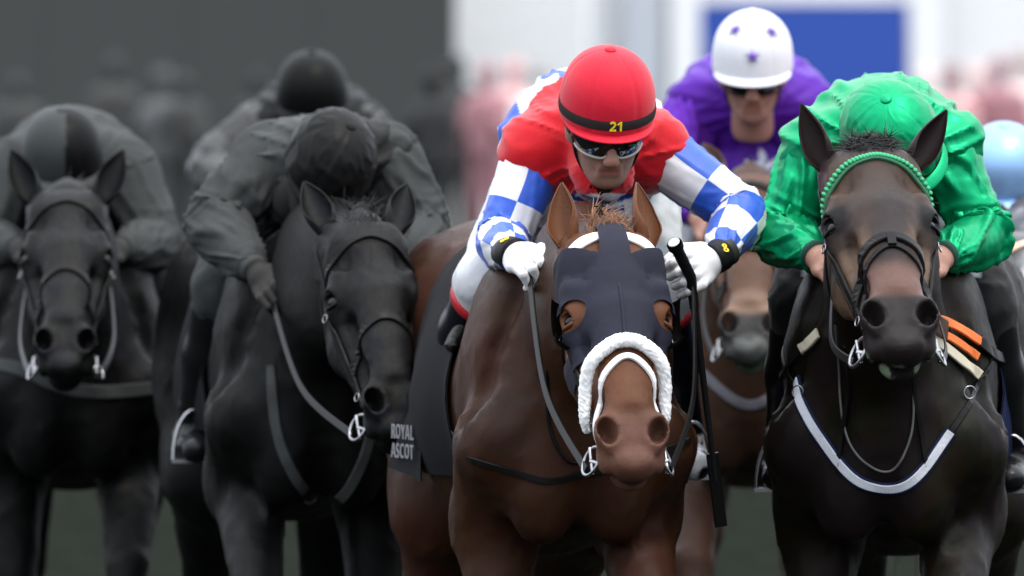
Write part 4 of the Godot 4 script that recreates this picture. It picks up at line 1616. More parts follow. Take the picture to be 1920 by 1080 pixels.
func horse_dark_bay() -> void:
	var at := Transform3D(Basis(Vector3.UP, -0.10), Vector3(0.867, 0, -1.17))
	var h := horse({"label": "dark bay racehorse with green beaded browband, ridden by the jockey in green", "at": at,
		"head": head_pose(Vector3(0, 1.785, 0.86), 0.92, 0.17, 0.02, 1.07), "paint": paint_dark_bay, "ears": [[0.56, 0.66, 1.0], [0.84, 0.60, 1.0]], "ear_length": 0.150, "ear_width": 0.064, "gloss": 0.42, "coat": "dark_bay_coat"})
	bridle(h, {"leather": black_leather, "browband": plain("green_band", lin(0.012, 0.10, 0.045), 0.5), "beads": plain("green_bead", lin(0.03, 0.30, 0.13), 0.4, 0.3), "noseband": "leather", "nose": -0.330})
	var black_hair := plain("black_hair", lin(0.008, 0.007, 0.007), 0.4)
	mane(h, black_hair, 5, 0.10, 240)
	forelock(h, black_hair, 6, 0.052, 1100, Vector3(1.0, 0.40, 0.7))
	tail(h, black_hair, 7)
	var navy := weave("navy_cloth", lin(0.010, 0.016, 0.050), 0.8)
	saddle_cloth(h, -0.50, 0.02, 1.06, navy)
	saddle(h, black_leather)
	var white_tape := weave("white_webbing", lin(0.62, 0.64, 0.70), 0.7)
	var pts := [Vector3(-0.27, 1.235, 0.6), Vector3(-0.20, 1.115, 0.8), Vector3(-0.11, 1.03, 0.9), Vector3(-0.03, 0.998, 0.9), Vector3(0.06, 0.998, 0.9), Vector3(0.14, 1.04, 0.9), Vector3(0.215, 1.125, 0.8)]
	body_band(h, pts, 0.030, 0.007, navy, "breast_girth", 0.003)
	body_band(h, pts, 0.019, 0.006, white_tape, "breast_girth_stripe", 0.0075)
	for s in [-1.0, 1.0]:
		body_band(h, sym([Vector3(0.215, 1.125, 0.8), Vector3(0.27, 1.22, 0.6), Vector3(0.32, 1.33, 0.35), Vector3(0.34, 1.40, 0.2)], s), 0.014, 0.005, black_leather, "breast_girth_strap", 0.004, 30)
		part("girth_buckle", ring(body_field.hit(Vector3(s * 0.27, 1.215, 0.6), Vector3(0, 1.25, -0.1), 0.008), Vector3(s * 0.5, 0, 1), 0.014, 0.002), steel, h.node)
		body_band(h, sym([Vector3(0.15, 1.035, 0.9), Vector3(0.13, 1.12, 0.9), Vector3(0.105, 1.22, 0.9), Vector3(0.10, 1.32, 0.9)], s), 0.010, 0.004, black_leather, "martingale_strap", 0.008, 30)
	# loop of the neck strap hanging in front of the chest
	var loop := PackedVector3Array()
	var lr := PackedFloat32Array()
	for p in smooth_path([Vector3(-0.13, 1.36, 0.70), Vector3(-0.14, 1.20, 0.72), Vector3(-0.11, 1.09, 0.70), Vector3(-0.03, 1.03, 0.68), Vector3(0.045, 1.03, 0.68), Vector3(0.10, 1.11, 0.70), Vector3(0.105, 1.22, 0.72), Vector3(0.085, 1.36, 0.72)], 60):
		loop.append(body_field.hit(Vector3(p.x, p.y, 1.1), Vector3(p.x * 0.4, p.y + 0.05, 0.0), 0.006))
		lr.append(0.0028)
	part("neck_cord", tube(loop, lr, 8), plain("grey_cord", lin(0.10, 0.10, 0.10), 0.5), h.node)
	# rider
	var c := crouch(-0.02, 0.0)
	c.merge({"label": "jockey in glossy emerald silks with bowed head over the dark bay horse", "at": at, "seed": 41, "fold": 1.4, "sleeve_fold": 1.3, "cell": 0.0075, "bulk": 1.0, "sleeve_scale": 0.84})
	c.head = Transform3D(Basis(Vector3.RIGHT, 0.92) * Basis(Vector3.UP, 0.55), Vector3(0.018, 1.768, 0.345))
	c.pelvis.x = -0.045
	c.hip = [Vector3(-0.125, 1.75, -0.22), Vector3(0.050, 1.75, -0.22)]
	c.hand_up = [Vector3(-0.5, 0.8, 0.2), Vector3(0.5, 0.8, 0.2)]
	var green := satin("emerald_satin", lin(0.001, 0.300, 0.120), 0.38)
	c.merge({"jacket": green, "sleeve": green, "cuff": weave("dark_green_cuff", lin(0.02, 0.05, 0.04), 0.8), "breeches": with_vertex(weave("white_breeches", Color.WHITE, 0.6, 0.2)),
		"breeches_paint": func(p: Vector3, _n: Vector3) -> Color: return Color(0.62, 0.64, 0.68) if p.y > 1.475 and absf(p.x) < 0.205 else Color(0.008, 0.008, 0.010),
		"boot": plain("black_boot", lin(0.006, 0.006, 0.007), 0.3, 0.3), "cap": with_vertex(satin("emerald_cap", Color.WHITE, 0.38)), "cap_plain": green, "cap_wrinkle": 0.003, "seam": 0.003, "band": weave("dark_green_band", lin(0.006, 0.03, 0.018), 0.7), "band_low": -0.034, "band_high": -0.016,
		"cap_paint": func(p: Vector3, _n: Vector3) -> Color: return Color(0.001, 0.300, 0.120)})
	var r := rider(c)
	# reins: black leather to the hands, orange rubber grips behind them
	var orange := plain("orange_rubber", lin(0.75, 0.16, 0.03), 0.6)
	var pale := plain("pale_leather", lin(0.55, 0.50, 0.38), 0.7)
	reins(h, c, black_leather)
	body_band(h, [Vector3(0.075, 1.475, 0.95), Vector3(0.10, 1.44, 0.95), Vector3(0.125, 1.40, 0.95), Vector3(0.135, 1.375, 0.95)], 0.034, 0.006, orange, "rein_grip", 0.012, 16, 0.9)
	body_band(h, [Vector3(0.120, 1.395, 0.95), Vector3(0.135, 1.375, 0.95), Vector3(0.150, 1.362, 0.95)], 0.042, 0.006, plain("brown_leather", lin(0.05, 0.035, 0.025), 0.5, 0.3), "rein_keeper", 0.018, 10, 0.9)
	body_band(h, [Vector3(0.13, 1.39, 0.9), Vector3(0.18, 1.365, 0.9), Vector3(0.225, 1.335, 0.9)], 0.020, 0.006, orange, "rein_grip", 0.012, 16, 0.9)
	body_band(h, [Vector3(0.12, 1.365, 0.9), Vector3(0.17, 1.338, 0.9), Vector3(0.22, 1.300, 0.9)], 0.018, 0.006, orange, "rein_grip", 0.010, 16, 0.9)
	body_band(h, [Vector3(0.225, 1.335, 0.9), Vector3(0.27, 1.29, 0.7), Vector3(0.31, 1.24, 0.5)], 0.026, 0.006, black_leather, "rein_end", 0.012, 16, 0.9)
	body_band(h, [Vector3(0.115, 1.350, 0.9), Vector3(0.17, 1.305, 0.9), Vector3(0.225, 1.258, 0.9)], 0.022, 0.006, pale, "neck_strap", 0.008, 16, 0.9)
	body_band(h, [Vector3(-0.155, 1.355, 0.9), Vector3(-0.175, 1.335, 0.9), Vector3(-0.20, 1.315, 0.9)], 0.026, 0.006, pale, "neck_strap", 0.008, 10, 0.9)
	body_band(h, [Vector3(-0.20, 1.315, 0.9), Vector3(-0.24, 1.27, 0.7), Vector3(-0.27, 1.24, 0.6)], 0.012, 0.005, black_leather, "neck_strap_end", 0.008, 14, 0.9)
	var maroon := plain("maroon_print", lin(0.16, 0.012, 0.035), 0.7)
	text_part("print", "RA", 0.055, maroon, r.get_node("breeches"), Transform3D(Basis(Vector3.BACK, -2.0) * Basis(Vector3.RIGHT, -0.1), Vector3(-0.150, 1.545, 0.068)), 0.002)

func horse_chestnut() -> void:
	var at := Transform3D(Basis(Vector3.UP, 0.13), Vector3(0.100, 0, -1.15))
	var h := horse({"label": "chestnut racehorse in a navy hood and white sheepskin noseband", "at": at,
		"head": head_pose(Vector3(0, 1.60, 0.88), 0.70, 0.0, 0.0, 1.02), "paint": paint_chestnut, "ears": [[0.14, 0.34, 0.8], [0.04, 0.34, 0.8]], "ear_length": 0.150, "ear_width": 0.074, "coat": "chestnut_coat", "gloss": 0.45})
	var hp: Transform3D = h.head
	var wool := plain("sheepskin", lin(0.80, 0.80, 0.80), 0.95)
	var tape := plain("white_tape", lin(0.78, 0.78, 0.80), 0.6)
	bridle(h, {"leather": black_leather, "browband": tape, "noseband": "sheepskin", "nose": -0.328, "brow_rise": 0.046, "brow_width": 0.028, "wool": wool, "tape": tape})
	# hood: cloth drawn over the face, cut away round the eyes and below the ears
	var hood := head_geo.cut(func(p: Vector3) -> float:
		var x := absf(p.x)
		var k := minf(p.y + 0.318, minf(p.z + 0.175, 0.035 - p.y))
		k = minf(k, maxf(-0.105 + x * 0.6 - p.y, 0.030 - x))
		return minf(k, maxf(Vector2((x - 0.098) * 0.9, p.y + 0.215).length() - 0.028, p.z)))
	for i in hood.v.size():
		var p := hood.v[i]
		hood.v[i] = p + hood.n[i] * (0.006 + 0.010 * smoothstep(-0.20, -0.13, p.y))
	hood.normals()
	var hood_cloth := weave("navy_hood", lin(0.016, 0.016, 0.028), 0.8, 0.0, 0.3)
	var hd := part("hood", hood.moved(hp), hood_cloth, h.node)
	var seam := [Vector3(0, 0.0, 0.1), Vector3(0, -0.1, 0.14), Vector3(0, -0.2, 0.14), Vector3(0, -0.31, 0.14)]
	part("seam", laid_strap(head_field, seam, inner_of(seam), 0.006, 0.003, 30, 0.0075).moved(hp), hood_cloth, hd)
	var hem := [Vector3(-0.2, -0.312, -0.10), Vector3(-0.15, -0.312, 0.03), Vector3(-0.06, -0.312, 0.12), Vector3(0, -0.312, 0.14), Vector3(0.06, -0.312, 0.12), Vector3(0.15, -0.312, 0.03), Vector3(0.2, -0.312, -0.10)]
	part("hem", laid_strap(head_field, hem, inner_of(hem), 0.014, 0.004, 40, 0.007).moved(hp), hood_cloth, hd)
	for s in [-1.0, 1.0]:   # stiff cup behind each eye
		var cup := Geo.new()
		for i in 13:
			for j in 9:
				var a := lerpf(-1.6, 1.6, i / 12.0)
				var b := j / 8.0
				cup.v.append(Vector3(s * (0.088 + 0.050 * sin(b * PI / 2.0)), -0.215 + sin(a) * 0.055 * cos(b * 0.5), -0.085 - cos(a) * 0.045 + b * 0.055))
		for i in 12:
			for j in 8:
				var a := i * 9 + j
				cup.idx.append_array(PackedInt32Array([a, a + 1, a + 9, a + 1, a + 10, a + 9]))
		part("eye_cup", cup.normals().moved(hp), black_leather, hd)
	var red_hair := plain("chestnut_hair", lin(0.22, 0.10, 0.05), 0.5)
	mane(h, red_hair, 15, 0.10, 200)
	forelock(h, red_hair, 16, 0.045, 260)
	tail(h, red_hair, 17)
	var cloth := weave("black_cloth", lin(0.010, 0.010, 0.012), 0.8)
	saddle_cloth(h, -0.52, 0.0, 1.02, cloth)
	saddle(h, black_leather)
	var letters := plain("grey_print", lin(0.16, 0.16, 0.17), 0.7)
	# rear corner of the cloth, blown out from the flank
	var flap := Geo.new()
	for layer in 2:
		for i in 13:
			for j in 13:
				var u := i / 12.0
				var w := j / 12.0
				var p := Vector3(-0.275 - 0.01 * w, lerpf(1.17, 1.0, w), -0.20).lerp(Vector3(-0.288 - 0.05 * w, lerpf(1.19, 1.03, w), -0.36), u)
				flap.v.append(p + Vector3(-0.86, 0, 0.5) * (0.006 * sin(u * 5.0 + w * 3.0) - 0.004 * layer))
	for i in 12:
		for j in 12:
			var a := i * 13 + j
			flap.idx.append_array(PackedInt32Array([a, a + 1, a + 13, a + 1, a + 14, a + 13, 169 + a, 169 + a + 13, 169 + a + 1, 169 + a + 1, 169 + a + 13, 169 + a + 14]))
	var corner := part("saddle_cloth_corner", flap.normals(), cloth, h.node)
	for row in [["ROYAL", 1.112, 0.046], ["ASCOT", 1.068, 0.046]]:
		text_part("print", row[0], row[2], letters, corner, Transform3D(Basis(Vector3(0.25, 0, 0.968), Vector3.UP, Vector3(-0.968, 0, 0.25)), Vector3(-0.318, row[1], -0.285)))
	body_band(h, [Vector3(-0.36, 1.11, 0.3), Vector3(-0.27, 1.05, 0.7), Vector3(-0.13, 1.015, 0.9), Vector3(0, 1.03, 0.9), Vector3(0.13, 1.05, 0.9), Vector3(0.27, 1.09, 0.7), Vector3(0.36, 1.15, 0.3)], 0.014, 0.008, black_leather, "breast_girth", 0.004)
	var loop := PackedVector3Array()
	var lr := PackedFloat32Array()
	for p in smooth_path([Vector3(-0.11, 1.38, 0.8), Vector3(-0.13, 1.25, 0.8), Vector3(-0.12, 1.12, 0.8), Vector3(-0.06, 1.05, 0.8), Vector3(0.0, 1.045, 0.8)], 40):
		loop.append(body_field.hit(Vector3(p.x, p.y, 1.1), Vector3(p.x * 0.4, p.y + 0.05, 0.0), 0.006))
		lr.append(0.004)
	part("martingale_strap", tube(loop, lr, 8), black_leather, h.node)
	# rider
	var dx := 0.07
	var c := crouch(dx, 0.0)
	c.merge({"label": "jockey in red cap and blue and white checked sleeves holding a whip", "at": at, "seed": 61, "fold": 0.8, "sleeve_fold": 0.5, "collar": 0.75, "cell": 0.007, "sleeve_scale": 0.80, "glove_label": "white and black leather riding glove"})
	c.pelvis = Vector3(dx + 0.04, 1.825, -0.32)
	c.hip = [Vector3(0.01, 1.73, -0.22), Vector3(0.20, 1.73, -0.22)]
	c.seat = Transform3D(Basis(Vector3.RIGHT, -0.06), Vector3(0, 0.044, -0.012))
	c.peak_reach = 0.030
	c.peak_drop = 0.008
	c.chest = Vector3(dx, 1.79, 0.0)
	c.neck = Vector3(dx, 1.79, 0.15)
	c.belly = Vector3(dx * 0.8, 1.66, 0.06)
	c.shoulder = [Vector3(dx - 0.128, 1.760, 0.13), Vector3(dx + 0.130, 1.765, 0.13)]
	c.elbow = [Vector3(dx - 0.215, 1.555, 0.17), Vector3(dx + 0.325, 1.620, 0.20)]
	c.wrist = [Vector3(-0.155, 1.535, 0.43), Vector3(dx + 0.235, 1.525, 0.40)]
	c.head = Transform3D(Basis(Vector3.RIGHT, 0.46), Vector3(dx - 0.005, 1.822, 0.36))
	c.knee = [Vector3(-0.16, 1.465, 0.05), Vector3(0.225, 1.43, 0.03)]
	c.ankle = [Vector3(-0.225, 1.22, -0.28), Vector3(0.315, 1.09, -0.12)]
	c.hand_dir = [Vector3(0.25, -0.1, 0.9), Vector3(-0.55, -0.25, 0.55)]
	c.hand_up = [Vector3(-0.5, 0.8, 0.2), Vector3(0.55, 0.35, 0.8)]
	var checks := plain("blue_white_checks", Color.WHITE, 0.5)
	checks.albedo_texture = check_image(lin(0.62, 0.63, 0.66), lin(0.012, 0.075, 0.46), 4, 6)
	checks.rim_enabled = true
	checks.rim = 0.2
	var cut_y := 1.665
	c.merge({"jacket": with_vertex(weave("red_silk", Color.WHITE, 0.45, 0.3)), "jacket_paint": func(p: Vector3, n: Vector3) -> Color:
			var red := Color(0.52, 0.010, 0.016)
			var pale := Color(0.62, 0.63, 0.66)
			var blue := Color(0.012, 0.075, 0.46)
			var line := 1.668 - 0.05 * absf(p.x - dx)
			if p.y < line and p.z > -0.2:
				var e := absf(p.x - dx - 0.005)
				var up := 1.640 + 0.30 * e
				var low := 1.622 + 0.16 * e
				return Color(0.012, 0.03, 0.17) if (absf(p.y - up) < 0.0085 and e < 0.085) or (absf(p.y - low) < 0.0055 and e < 0.062) else pale
			if p.z < 0.05 + 0.35 * maxf(absf(p.x - dx) - 0.06, 0.0) + 0.01 * sin(p.x * 40.0):
				return pale if fposmod(p.x * 7.5, 1.0) > 0.32 else blue
			return red,
		"sleeve": checks, "cuff": plain("blue_cuff", lin(0.012, 0.065, 0.42), 0.5), "breeches": with_vertex(weave("white_breeches", Color.WHITE, 0.6, 0.2)),
		"breeches_paint": func(_p: Vector3, _n: Vector3) -> Color: return Color(0.56, 0.57, 0.60),
		"boot": with_vertex(plain("patterned_boot", Color.WHITE, 0.3, 0.35)), "boot_paint": func(p: Vector3, an: Vector3) -> Color: return Color(0.62, 0.62, 0.64) if p.y < an.y + 0.02 and crumple.get_noise_3d(p.x * 16.0, p.y * 16.0, p.z * 16.0) > -0.12 else Color(0.006, 0.006, 0.008), "boot_trim": plain("red_boot_cuff", lin(0.45, 0.02, 0.03), 0.4),
		"cap": with_vertex(weave("red_cap", Color.WHITE, 0.5, 0.25)), "cap_plain": weave("red_peak", lin(0.55, 0.014, 0.032), 0.45, 0.2), "seam": 0.0022, "cap_wrinkle": 0.0004,
		"cap_paint": func(_p: Vector3, _n: Vector3) -> Color: return Color(0.55, 0.014, 0.032), "band": weave("black_elastic", lin(0.028, 0.024, 0.024), 0.8),
		"goggles": plain("smoked_lens", lin(0.006, 0.007, 0.008), 0.06, 0.6), "goggle_frame": plain("pale_frame", lin(0.35, 0.34, 0.30), 0.25), "glove": true})
	var r := rider(c)
	var yellow := plain("yellow_print", lin(0.75, 0.55, 0.02), 0.6)
	var hs: Transform3D = c.head * c.seat
	text_part("cap_number", "21", 0.030, yellow, r.get_node("cap"), hs * Transform3D(Basis(Vector3.RIGHT, -0.05), Vector3(0.004, -0.001, (CAP_R + 0.0025) * 1.13)), 0.002)
	# wrist bands with a gold 8
	for k in 2:
		var w: Vector3 = c.wrist[k]
		var d: Vector3 = (c.hand_dir[k] as Vector3).normalized()
		var band := part("wrist_band", rod(w - d * 0.02, w + d * 0.022, 0.037, 0.037, 28), black_rubber, r)
		var look := Vector3(0.0, 0.3, 1.0)
		var up := -d
		var zz := (look - d * look.dot(d)).normalized()
		text_part("wrist_mark", "8", 0.030, yellow, band, Transform3D(Basis(d.cross(zz) * -1.0, d * -1.0, zz) * Basis(Vector3.BACK, 1.2), w + zz * 0.038), 0.002)
	reins(h, c, black_leather)
	# the whip in the left hand
	var wt := thing("whip", "long black riding whip with white tipped handle in the gloved left hand", "whip", at)
	var grip: Vector3 = c.wrist[1] + (c.hand_dir[1] as Vector3).normalized() * 0.088 + Vector3(-0.01, -0.015, 0.022)
	var top: Vector3 = grip + Vector3(-0.045, 0.075, 0.055)
	var tip: Vector3 = grip + Vector3(0.075, -0.46, -0.12)
	part("handle", tube(PackedVector3Array([top, top.lerp(grip, 0.12), top.lerp(grip, 0.2), grip, grip.lerp(tip, 0.15)]), PackedFloat32Array([0.018, 0.018, 0.0135, 0.0125, 0.011]), 16), black_rubber, wt)
	part("handle_cap", ball(top + (top - grip).normalized() * 0.003, Vector3(0.0135, 0.0135, 0.0045), Basis(aim(Vector3.ZERO, top - grip, Vector3.UP).basis)), plain("white_cap", lin(0.8, 0.8, 0.8), 0.4), wt)
	part("shaft", tube(PackedVector3Array([grip.lerp(tip, 0.12), grip.lerp(tip, 0.5), tip]), PackedFloat32Array([0.009, 0.0075, 0.006]), 12), black_rubber, wt)
	part("flap", strap(PackedVector3Array([grip.lerp(tip, 0.86), tip, tip + (tip - grip) * 0.22]), PackedVector3Array([Vector3(0, 0, 1), Vector3(0, 0, 1), Vector3(0, 0, 1)]), 0.028, 0.008), black_leather, wt)

func horse_bay() -> void:
	var at := Transform3D(Basis(Vector3.UP, -0.03), Vector3(0.64, 0, -4.62))
	var h := horse({"label": "bay racehorse with foam on its muzzle, behind the red and green jockeys", "at": at, "mirror": true,
		"head": head_pose(Vector3(0, 1.70, 0.88), 0.80, 0.0, 0.0), "paint": paint_bay, "ears": [[0.3, 0.1, 0.3], [0.3, 0.1, 0.3]], "coat": "bay_coat"})
	bridle(h, {"leather": black_leather, "browband": black_leather, "noseband": "plain", "nose": -0.30})
	mane(h, plain("black_hair", Color.BLACK), 25, 0.1, 80)
	tail(h, plain("black_hair", Color.BLACK), 27)
	saddle_cloth(h, -0.50, 0.0, 1.06, weave("blue_cloth", lin(0.03, 0.06, 0.25), 0.8))
	saddle(h, black_leather)
	body_band(h, [Vector3(-0.30, 1.25, 0.6), Vector3(-0.15, 1.12, 0.9), Vector3(0, 1.06, 0.9), Vector3(0.15, 1.12, 0.9), Vector3(0.30, 1.25, 0.6)], 0.025, 0.006, plain("grey_webbing", lin(0.16, 0.16, 0.18), 0.7), "breast_girth")
	var c := crouch(0.0, 0.09)
	c.merge({"label": "jockey in purple silks and white cap with purple stars", "at": at, "seed": 81, "fold": 0.9, "bulk": 1.03})
	c.belly = Vector3(0, 1.68, 0.08)
	c.head = Transform3D(Basis(Vector3.RIGHT, 0.30), Vector3(0.005, 1.955, 0.33))
	var purple := satin("purple_satin", lin(0.125, 0.025, 0.38), 0.42, 0.4)
	var purple_front := with_vertex(satin("purple_navy_satin", Color.WHITE, 0.45, 0.4))
	c.merge({"jacket": purple_front, "jacket_paint": func(p: Vector3, _n: Vector3) -> Color:
			var q := Vector2(p.x - 0.03, p.y - 1.70)
			var a := atan2(q.x, q.y)
			if p.z > 0.0 and q.length() < 0.040 * (0.6 + 0.4 * cos(a * 5.0)) + 0.008:
				return Color(0.62, 0.64, 0.72)
			return Color(0.085, 0.018, 0.29),
		"sleeve": purple, "breeches": with_vertex(weave("white_breeches", Color.WHITE, 0.6, 0.2)), "breeches_paint": func(_p: Vector3, _n: Vector3) -> Color: return Color(0.66, 0.67, 0.72),
		"boot": plain("black_boot", lin(0.006, 0.006, 0.007), 0.3, 0.3), "cap": with_vertex(weave("white_cap_cloth", Color.WHITE, 0.6, 0.2)), "cap_plain": weave("white_peak", lin(0.68, 0.69, 0.73), 0.6),
		"cap_paint": func(_p: Vector3, _n: Vector3) -> Color: return Color(0.68, 0.69, 0.73), "goggles": plain("smoked_lens", lin(0.006, 0.007, 0.008), 0.06, 0.6), "glove": null})
	var r := rider(c)
	reins(h, c, black_leather)
	var star_m := plain("purple_star", lin(0.09, 0.02, 0.30), 0.6)
	var hs: Transform3D = c.head * seat
	for st in [[0.0, 0.28], [-0.62, 0.74], [0.66, 0.70]]:
		var yy: float = st[1]
		var rr := pow(1.0 - pow(yy, 2.35), 1.0 / 2.15) * (CAP_R + 0.002)
		var p := Vector3(sin(st[0]) * rr * 0.955, yy * (CAP_H + 0.002), cos(st[0]) * rr * 1.13)
		var nn := Vector3(sin(st[0]) * 1.05, 0.25 + yy * 0.8, cos(st[0]) * 0.9).normalized()
		var sg := Geo.new()
		for layer in 2:
			sg.v.append(Vector3(0, 0, 0.001 - 0.006 * layer))
			for i in 10:
				var a := TAU * i / 10.0
				var rad := 0.020 if i % 2 == 0 else 0.0075
				sg.v.append(Vector3(sin(a) * rad, cos(a) * rad, -0.0008 - 0.006 * layer))
		for i in 10:
			var j := (i + 1) % 10
			sg.idx.append_array(PackedInt32Array([0, 1 + i, 1 + j, 11, 12 + j, 12 + i, 1 + i, 12 + i, 1 + j, 1 + j, 12 + i, 12 + j]))
		var fr := aim(p + nn * 0.002, nn, Vector3.UP)
		part("star", sg.normals().moved(hs * fr), star_m, r.get_node("cap"))

func horse_grey() -> void:
	var at := Transform3D(Basis(Vector3.UP, -0.05), Vector3(1.36, -0.10, -4.1))
	at.origin.y = 0.0
	var h := horse({"label": "dappled grey racehorse cut by the right edge of the picture", "at": at,
		"head": head_pose(Vector3(0, 1.56, 0.90), 0.75, -0.1, 0.0), "paint": paint_grey, "ears": [[0.3, 0.0, 0.3], [0.3, 0.0, 0.3]], "coat": "grey_coat"})
	bridle(h, {"leather": black_leather, "browband": plain("orange_white_band", lin(0.72, 0.45, 0.30), 0.6), "noseband": "plain", "nose": -0.30})
	mane(h, plain("grey_hair", lin(0.08, 0.08, 0.085), 0.5), 35, 0.1, 80)
	saddle_cloth(h, -0.50, 0.0, 1.06, weave("navy_cloth", Color.BLACK, 0.8))
	saddle(h, black_leather)
	var c := crouch(0.0, -0.14)
	c.merge({"label": "jockey in pale blue cap and orange silks at the right edge", "at": at, "seed": 101, "fold": 0.8})
	c.head = Transform3D(Basis(Vector3.RIGHT, 0.45), Vector3(-0.075, 1.66, 0.36))
	var orange := satin("orange_satin", lin(0.70, 0.20, 0.03), 0.45, 0.3)
	c.merge({"jacket": orange, "sleeve": orange, "breeches": with_vertex(weave("white_breeches", Color.WHITE, 0.6, 0.2)), "breeches_paint": func(_p: Vector3, _n: Vector3) -> Color: return Color(0.66, 0.67, 0.72),
		"boot": plain("black_boot", Color.BLACK), "cap": with_vertex(satin("pale_blue_cap", Color.WHITE, 0.4, 0.3)), "cap_plain": satin("pale_blue_peak", lin(0.26, 0.44, 0.72), 0.4, 0.3),
		"cap_paint": func(_p: Vector3, _n: Vector3) -> Color: return Color(0.26, 0.44, 0.72), "goggles": plain("smoked_lens", Color.BLACK), "glove": null})
	rider(c)
	reins(h, c, black_leather)

func horses_dark() -> void:  # riders on the left: overall dimming is painted into their colours
	var black_hair := plain("black_hair", Color.BLACK)
	var skin_was := skin_mat
	skin_mat = plain("dim_skin", lin(0.026, 0.025, 0.024), 0.6, 0.2)  # darkened copy of the skin, dimming in the colour itself
	var grey_tape := plain("dim_webbing", lin(0.045, 0.048, 0.048), 0.8, 0.2)
	var pale := satin("dimmed_pale_satin", lin(0.050, 0.053, 0.053), 0.8)  # silks, caps and breeches below are greyed and darkened to look dimmed
	var dark := satin("dimmed_dark_satin", lin(0.016, 0.017, 0.017), 0.55, 0.1)
	var dimmed_black := satin("dimmed_black_satin", lin(0.0065, 0.0065, 0.007), 0.5, 0.1)
	var boot := plain("black_boot", Color.BLACK)
	var dim_breeches := with_vertex(weave("dimmed_breeches", Color.WHITE, 0.7))
	var ash := func(_p: Vector3, _n: Vector3) -> Color: return Color(0.038, 0.040, 0.040)
	var dimmed_black_c := func(_p: Vector3, _n: Vector3) -> Color: return Color(0.0065, 0.0065, 0.007)
	var cap_m := with_vertex(satin("dimmed_cap", Color.WHITE, 0.45, 0.1))
	# middle left: black horse with the pale V breastplate
	var at := Transform3D(Basis(Vector3.UP, 0.12), Vector3(-0.512, 0, -2.80))
	var h := horse({"label": "black racehorse with a pale V-shaped breastplate, left of the chestnut", "at": at,
		"head": head_pose(Vector3(0.06, 1.60, 0.90), 0.70, 0.12, 0.0), "paint": paint_black, "ears": [[0.25, 0.1, 0.3], [0.4, 0.1, 0.3]], "coat": "black_coat", "mirror": true, "gloss": 0.5})
	bridle(h, {"leather": black_leather, "browband": black_leather, "noseband": "plain", "nose": -0.31})
	mane(h, black_hair, 45, 0.1, 100)
	forelock(h, black_hair, 46, 0.08, 60)
	tail(h, black_hair, 47)
	saddle_cloth(h, -0.50, 0.0, 1.06, weave("black_cloth", Color.BLACK, 0.8))
	saddle(h, black_leather)
	body_band(h, [Vector3(-0.19, 1.22, 0.9), Vector3(-0.165, 1.06, 0.9), Vector3(-0.09, 0.94, 0.9), Vector3(0.03, 0.855, 0.9)], 0.026, 0.007, grey_tape, "breastplate")
	body_band(h, [Vector3(0.03, 0.855, 0.9), Vector3(0.10, 0.92, 0.9), Vector3(0.17, 1.04, 0.9), Vector3(0.20, 1.20, 0.9)], 0.026, 0.007, grey_tape, "breastplate")
	part("breastplate_ring", ring(body_field.hit(Vector3(0.03, 0.855, 0.9), Vector3(0.01, 0.9, 0), 0.012), Vector3(0, 0, 1), 0.016, 0.003), steel, h.node)
	var c := crouch(0.05, -0.03)
	c.merge({"label": "jockey in ash grey silks with bowed charcoal cap on the breastplate horse", "at": at, "seed": 121, "fold": 1.1})
	c.head = Transform3D(Basis(Vector3.RIGHT, 0.85) * Basis(Vector3.BACK, -0.35), Vector3(0.015, 1.70, 0.36))
	c.pelvis.y -= 0.07
	c.chest.y -= 0.06
	c.neck.y -= 0.02
	c.hip = [Vector3(-0.10, 1.66, -0.22), Vector3(0.10, 1.66, -0.22)]
	c.elbow[0] = Vector3(-0.235, 1.58, 0.16)
	c.wrist[0] = Vector3(-0.15, 1.46, 0.38)
	c.merge({"jacket": with_vertex(satin("dimmed_two_tone_satin", Color.WHITE, 0.6, 0.1)), "jacket_paint": func(p: Vector3, _n: Vector3) -> Color: return Color(0.060, 0.063, 0.063) if p.x < 0.11 else Color(0.020, 0.021, 0.021),
		"sleeve": pale, "breeches": dim_breeches, "breeches_paint": ash, "boot": boot, "cap": cap_m, "cap_plain": dimmed_black, "cap_paint": func(_p: Vector3, _n: Vector3) -> Color: return Color(0.010, 0.010, 0.0105), "cap_wrinkle": 0.004, "glove": null})
	rider(c)
	reins(h, c, black_leather)
	# behind it
	var at2 := Transform3D(Basis(Vector3.UP, 0.03), Vector3(-0.60, 0, -7.2))
	var h2 := horse({"label": "black racehorse mostly hidden behind the breastplate horse", "at": at2,
		"head": head_pose(Vector3(0, 1.62, 0.90), 0.75), "paint": paint_black, "ears": [[0.3, 0.1, 0.3], [0.3, 0.1, 0.3]], "coat": "black_coat"})
	bridle(h2, {"leather": black_leather, "browband": black_leather, "noseband": "plain", "nose": -0.31})
	saddle(h2, black_leather)
	var c2 := crouch(0.0, 0.03)
	c2.merge({"label": "blurred jockey in a round black cap with pale striped sleeves, farther back", "at": at2, "seed": 141, "fold": 0.8, "bulk": 1.02})
	c2.head = Transform3D(Basis(Vector3.RIGHT, 0.35), Vector3(0.0, 1.865, 0.33))
	c2.elbow = [Vector3(-0.30, 1.68, 0.17), Vector3(0.27, 1.64, 0.17)]
	var bands := plain("dimmed_striped_sleeve", Color.WHITE, 0.6)  # stripes carry the same painted dimming
	var im := Image.create(8, 64, false, Image.FORMAT_RGB8)
	im.fill(lin(0.046, 0.048, 0.048))
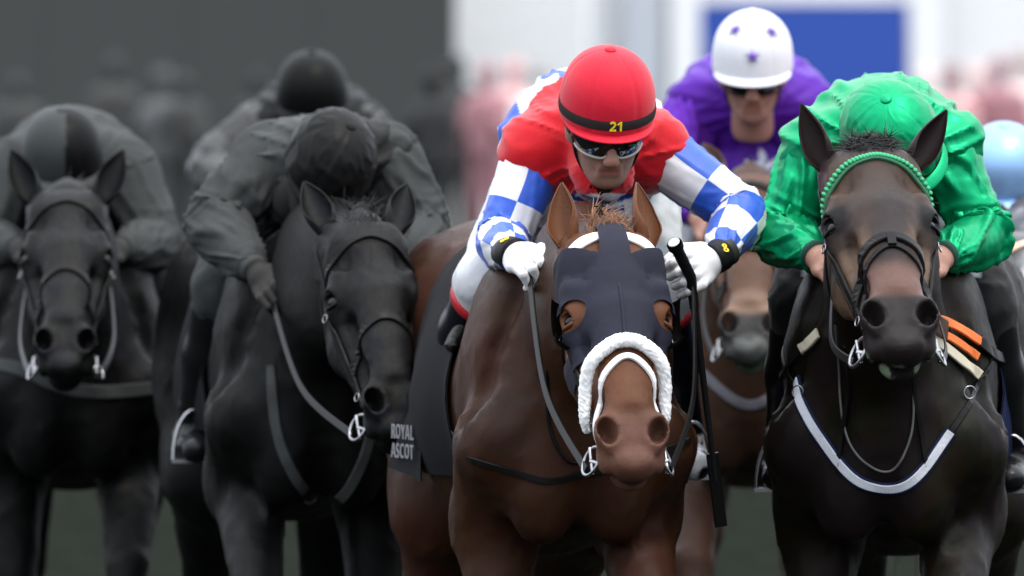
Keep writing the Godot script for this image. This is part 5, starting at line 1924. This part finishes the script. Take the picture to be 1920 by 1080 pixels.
	im.fill_rect(Rect2i(0, 12, 8, 10), lin(0.016, 0.016, 0.017))
	bands.albedo_texture = ImageTexture.create_from_image(im)
	c2.merge({"jacket": dark, "sleeve": bands, "cuff": pale, "breeches": dim_breeches, "breeches_paint": ash, "boot": boot, "cap": cap_m, "cap_plain": dimmed_black, "cap_paint": dimmed_black_c, "goggles": plain("smoked_lens", Color.BLACK), "glove": null})
	rider(c2)
	reins(h2, c2, black_leather)
	# far left
	var at3 := Transform3D(Basis(Vector3.UP, 0.04), Vector3(-1.175, 0, -4.48))
	var h3 := horse({"label": "black racehorse with a pale breast girth at the left edge", "at": at3,
		"head": head_pose(Vector3(0, 1.66, 0.88), 0.80), "paint": paint_black, "ears": [[0.50, 0.45, 0.5], [0.50, 0.45, 0.5]], "coat": "black_coat"})
	bridle(h3, {"leather": black_leather, "browband": black_leather, "noseband": "plain", "nose": -0.31})
	mane(h3, black_hair, 55, 0.1, 80)
	tail(h3, black_hair, 57)
	saddle_cloth(h3, -0.50, 0.0, 1.06, weave("black_cloth", Color.BLACK, 0.8))
	saddle(h3, black_leather)
	body_band(h3, [Vector3(-0.36, 1.20, 0.3), Vector3(-0.2, 1.16, 0.9), Vector3(0, 1.11, 0.9), Vector3(0.2, 1.10, 0.9), Vector3(0.36, 1.14, 0.3)], 0.035, 0.007, grey_tape, "breast_girth")
	var c3 := crouch(0.0, -0.07)
	c3.merge({"label": "blurred jockey in ash silks and a grey cap with one black panel, far left", "at": at3, "seed": 161, "fold": 0.8})
	c3.head = Transform3D(Basis(Vector3.RIGHT, 0.45), Vector3(-0.02, 1.70, 0.33))
	c3.merge({"jacket": pale, "sleeve": pale, "breeches": dim_breeches, "breeches_paint": ash, "boot": boot, "cap": cap_m, "cap_plain": pale, "cap_paint": func(p: Vector3, _n: Vector3) -> Color: return Color(0.0065, 0.0065, 0.007) if p.x > 0.012 and p.z > -0.03 else Color(0.038, 0.040, 0.040), "glove": null})
	rider(c3)
	reins(h3, c3, black_leather)
	skin_mat = skin_was
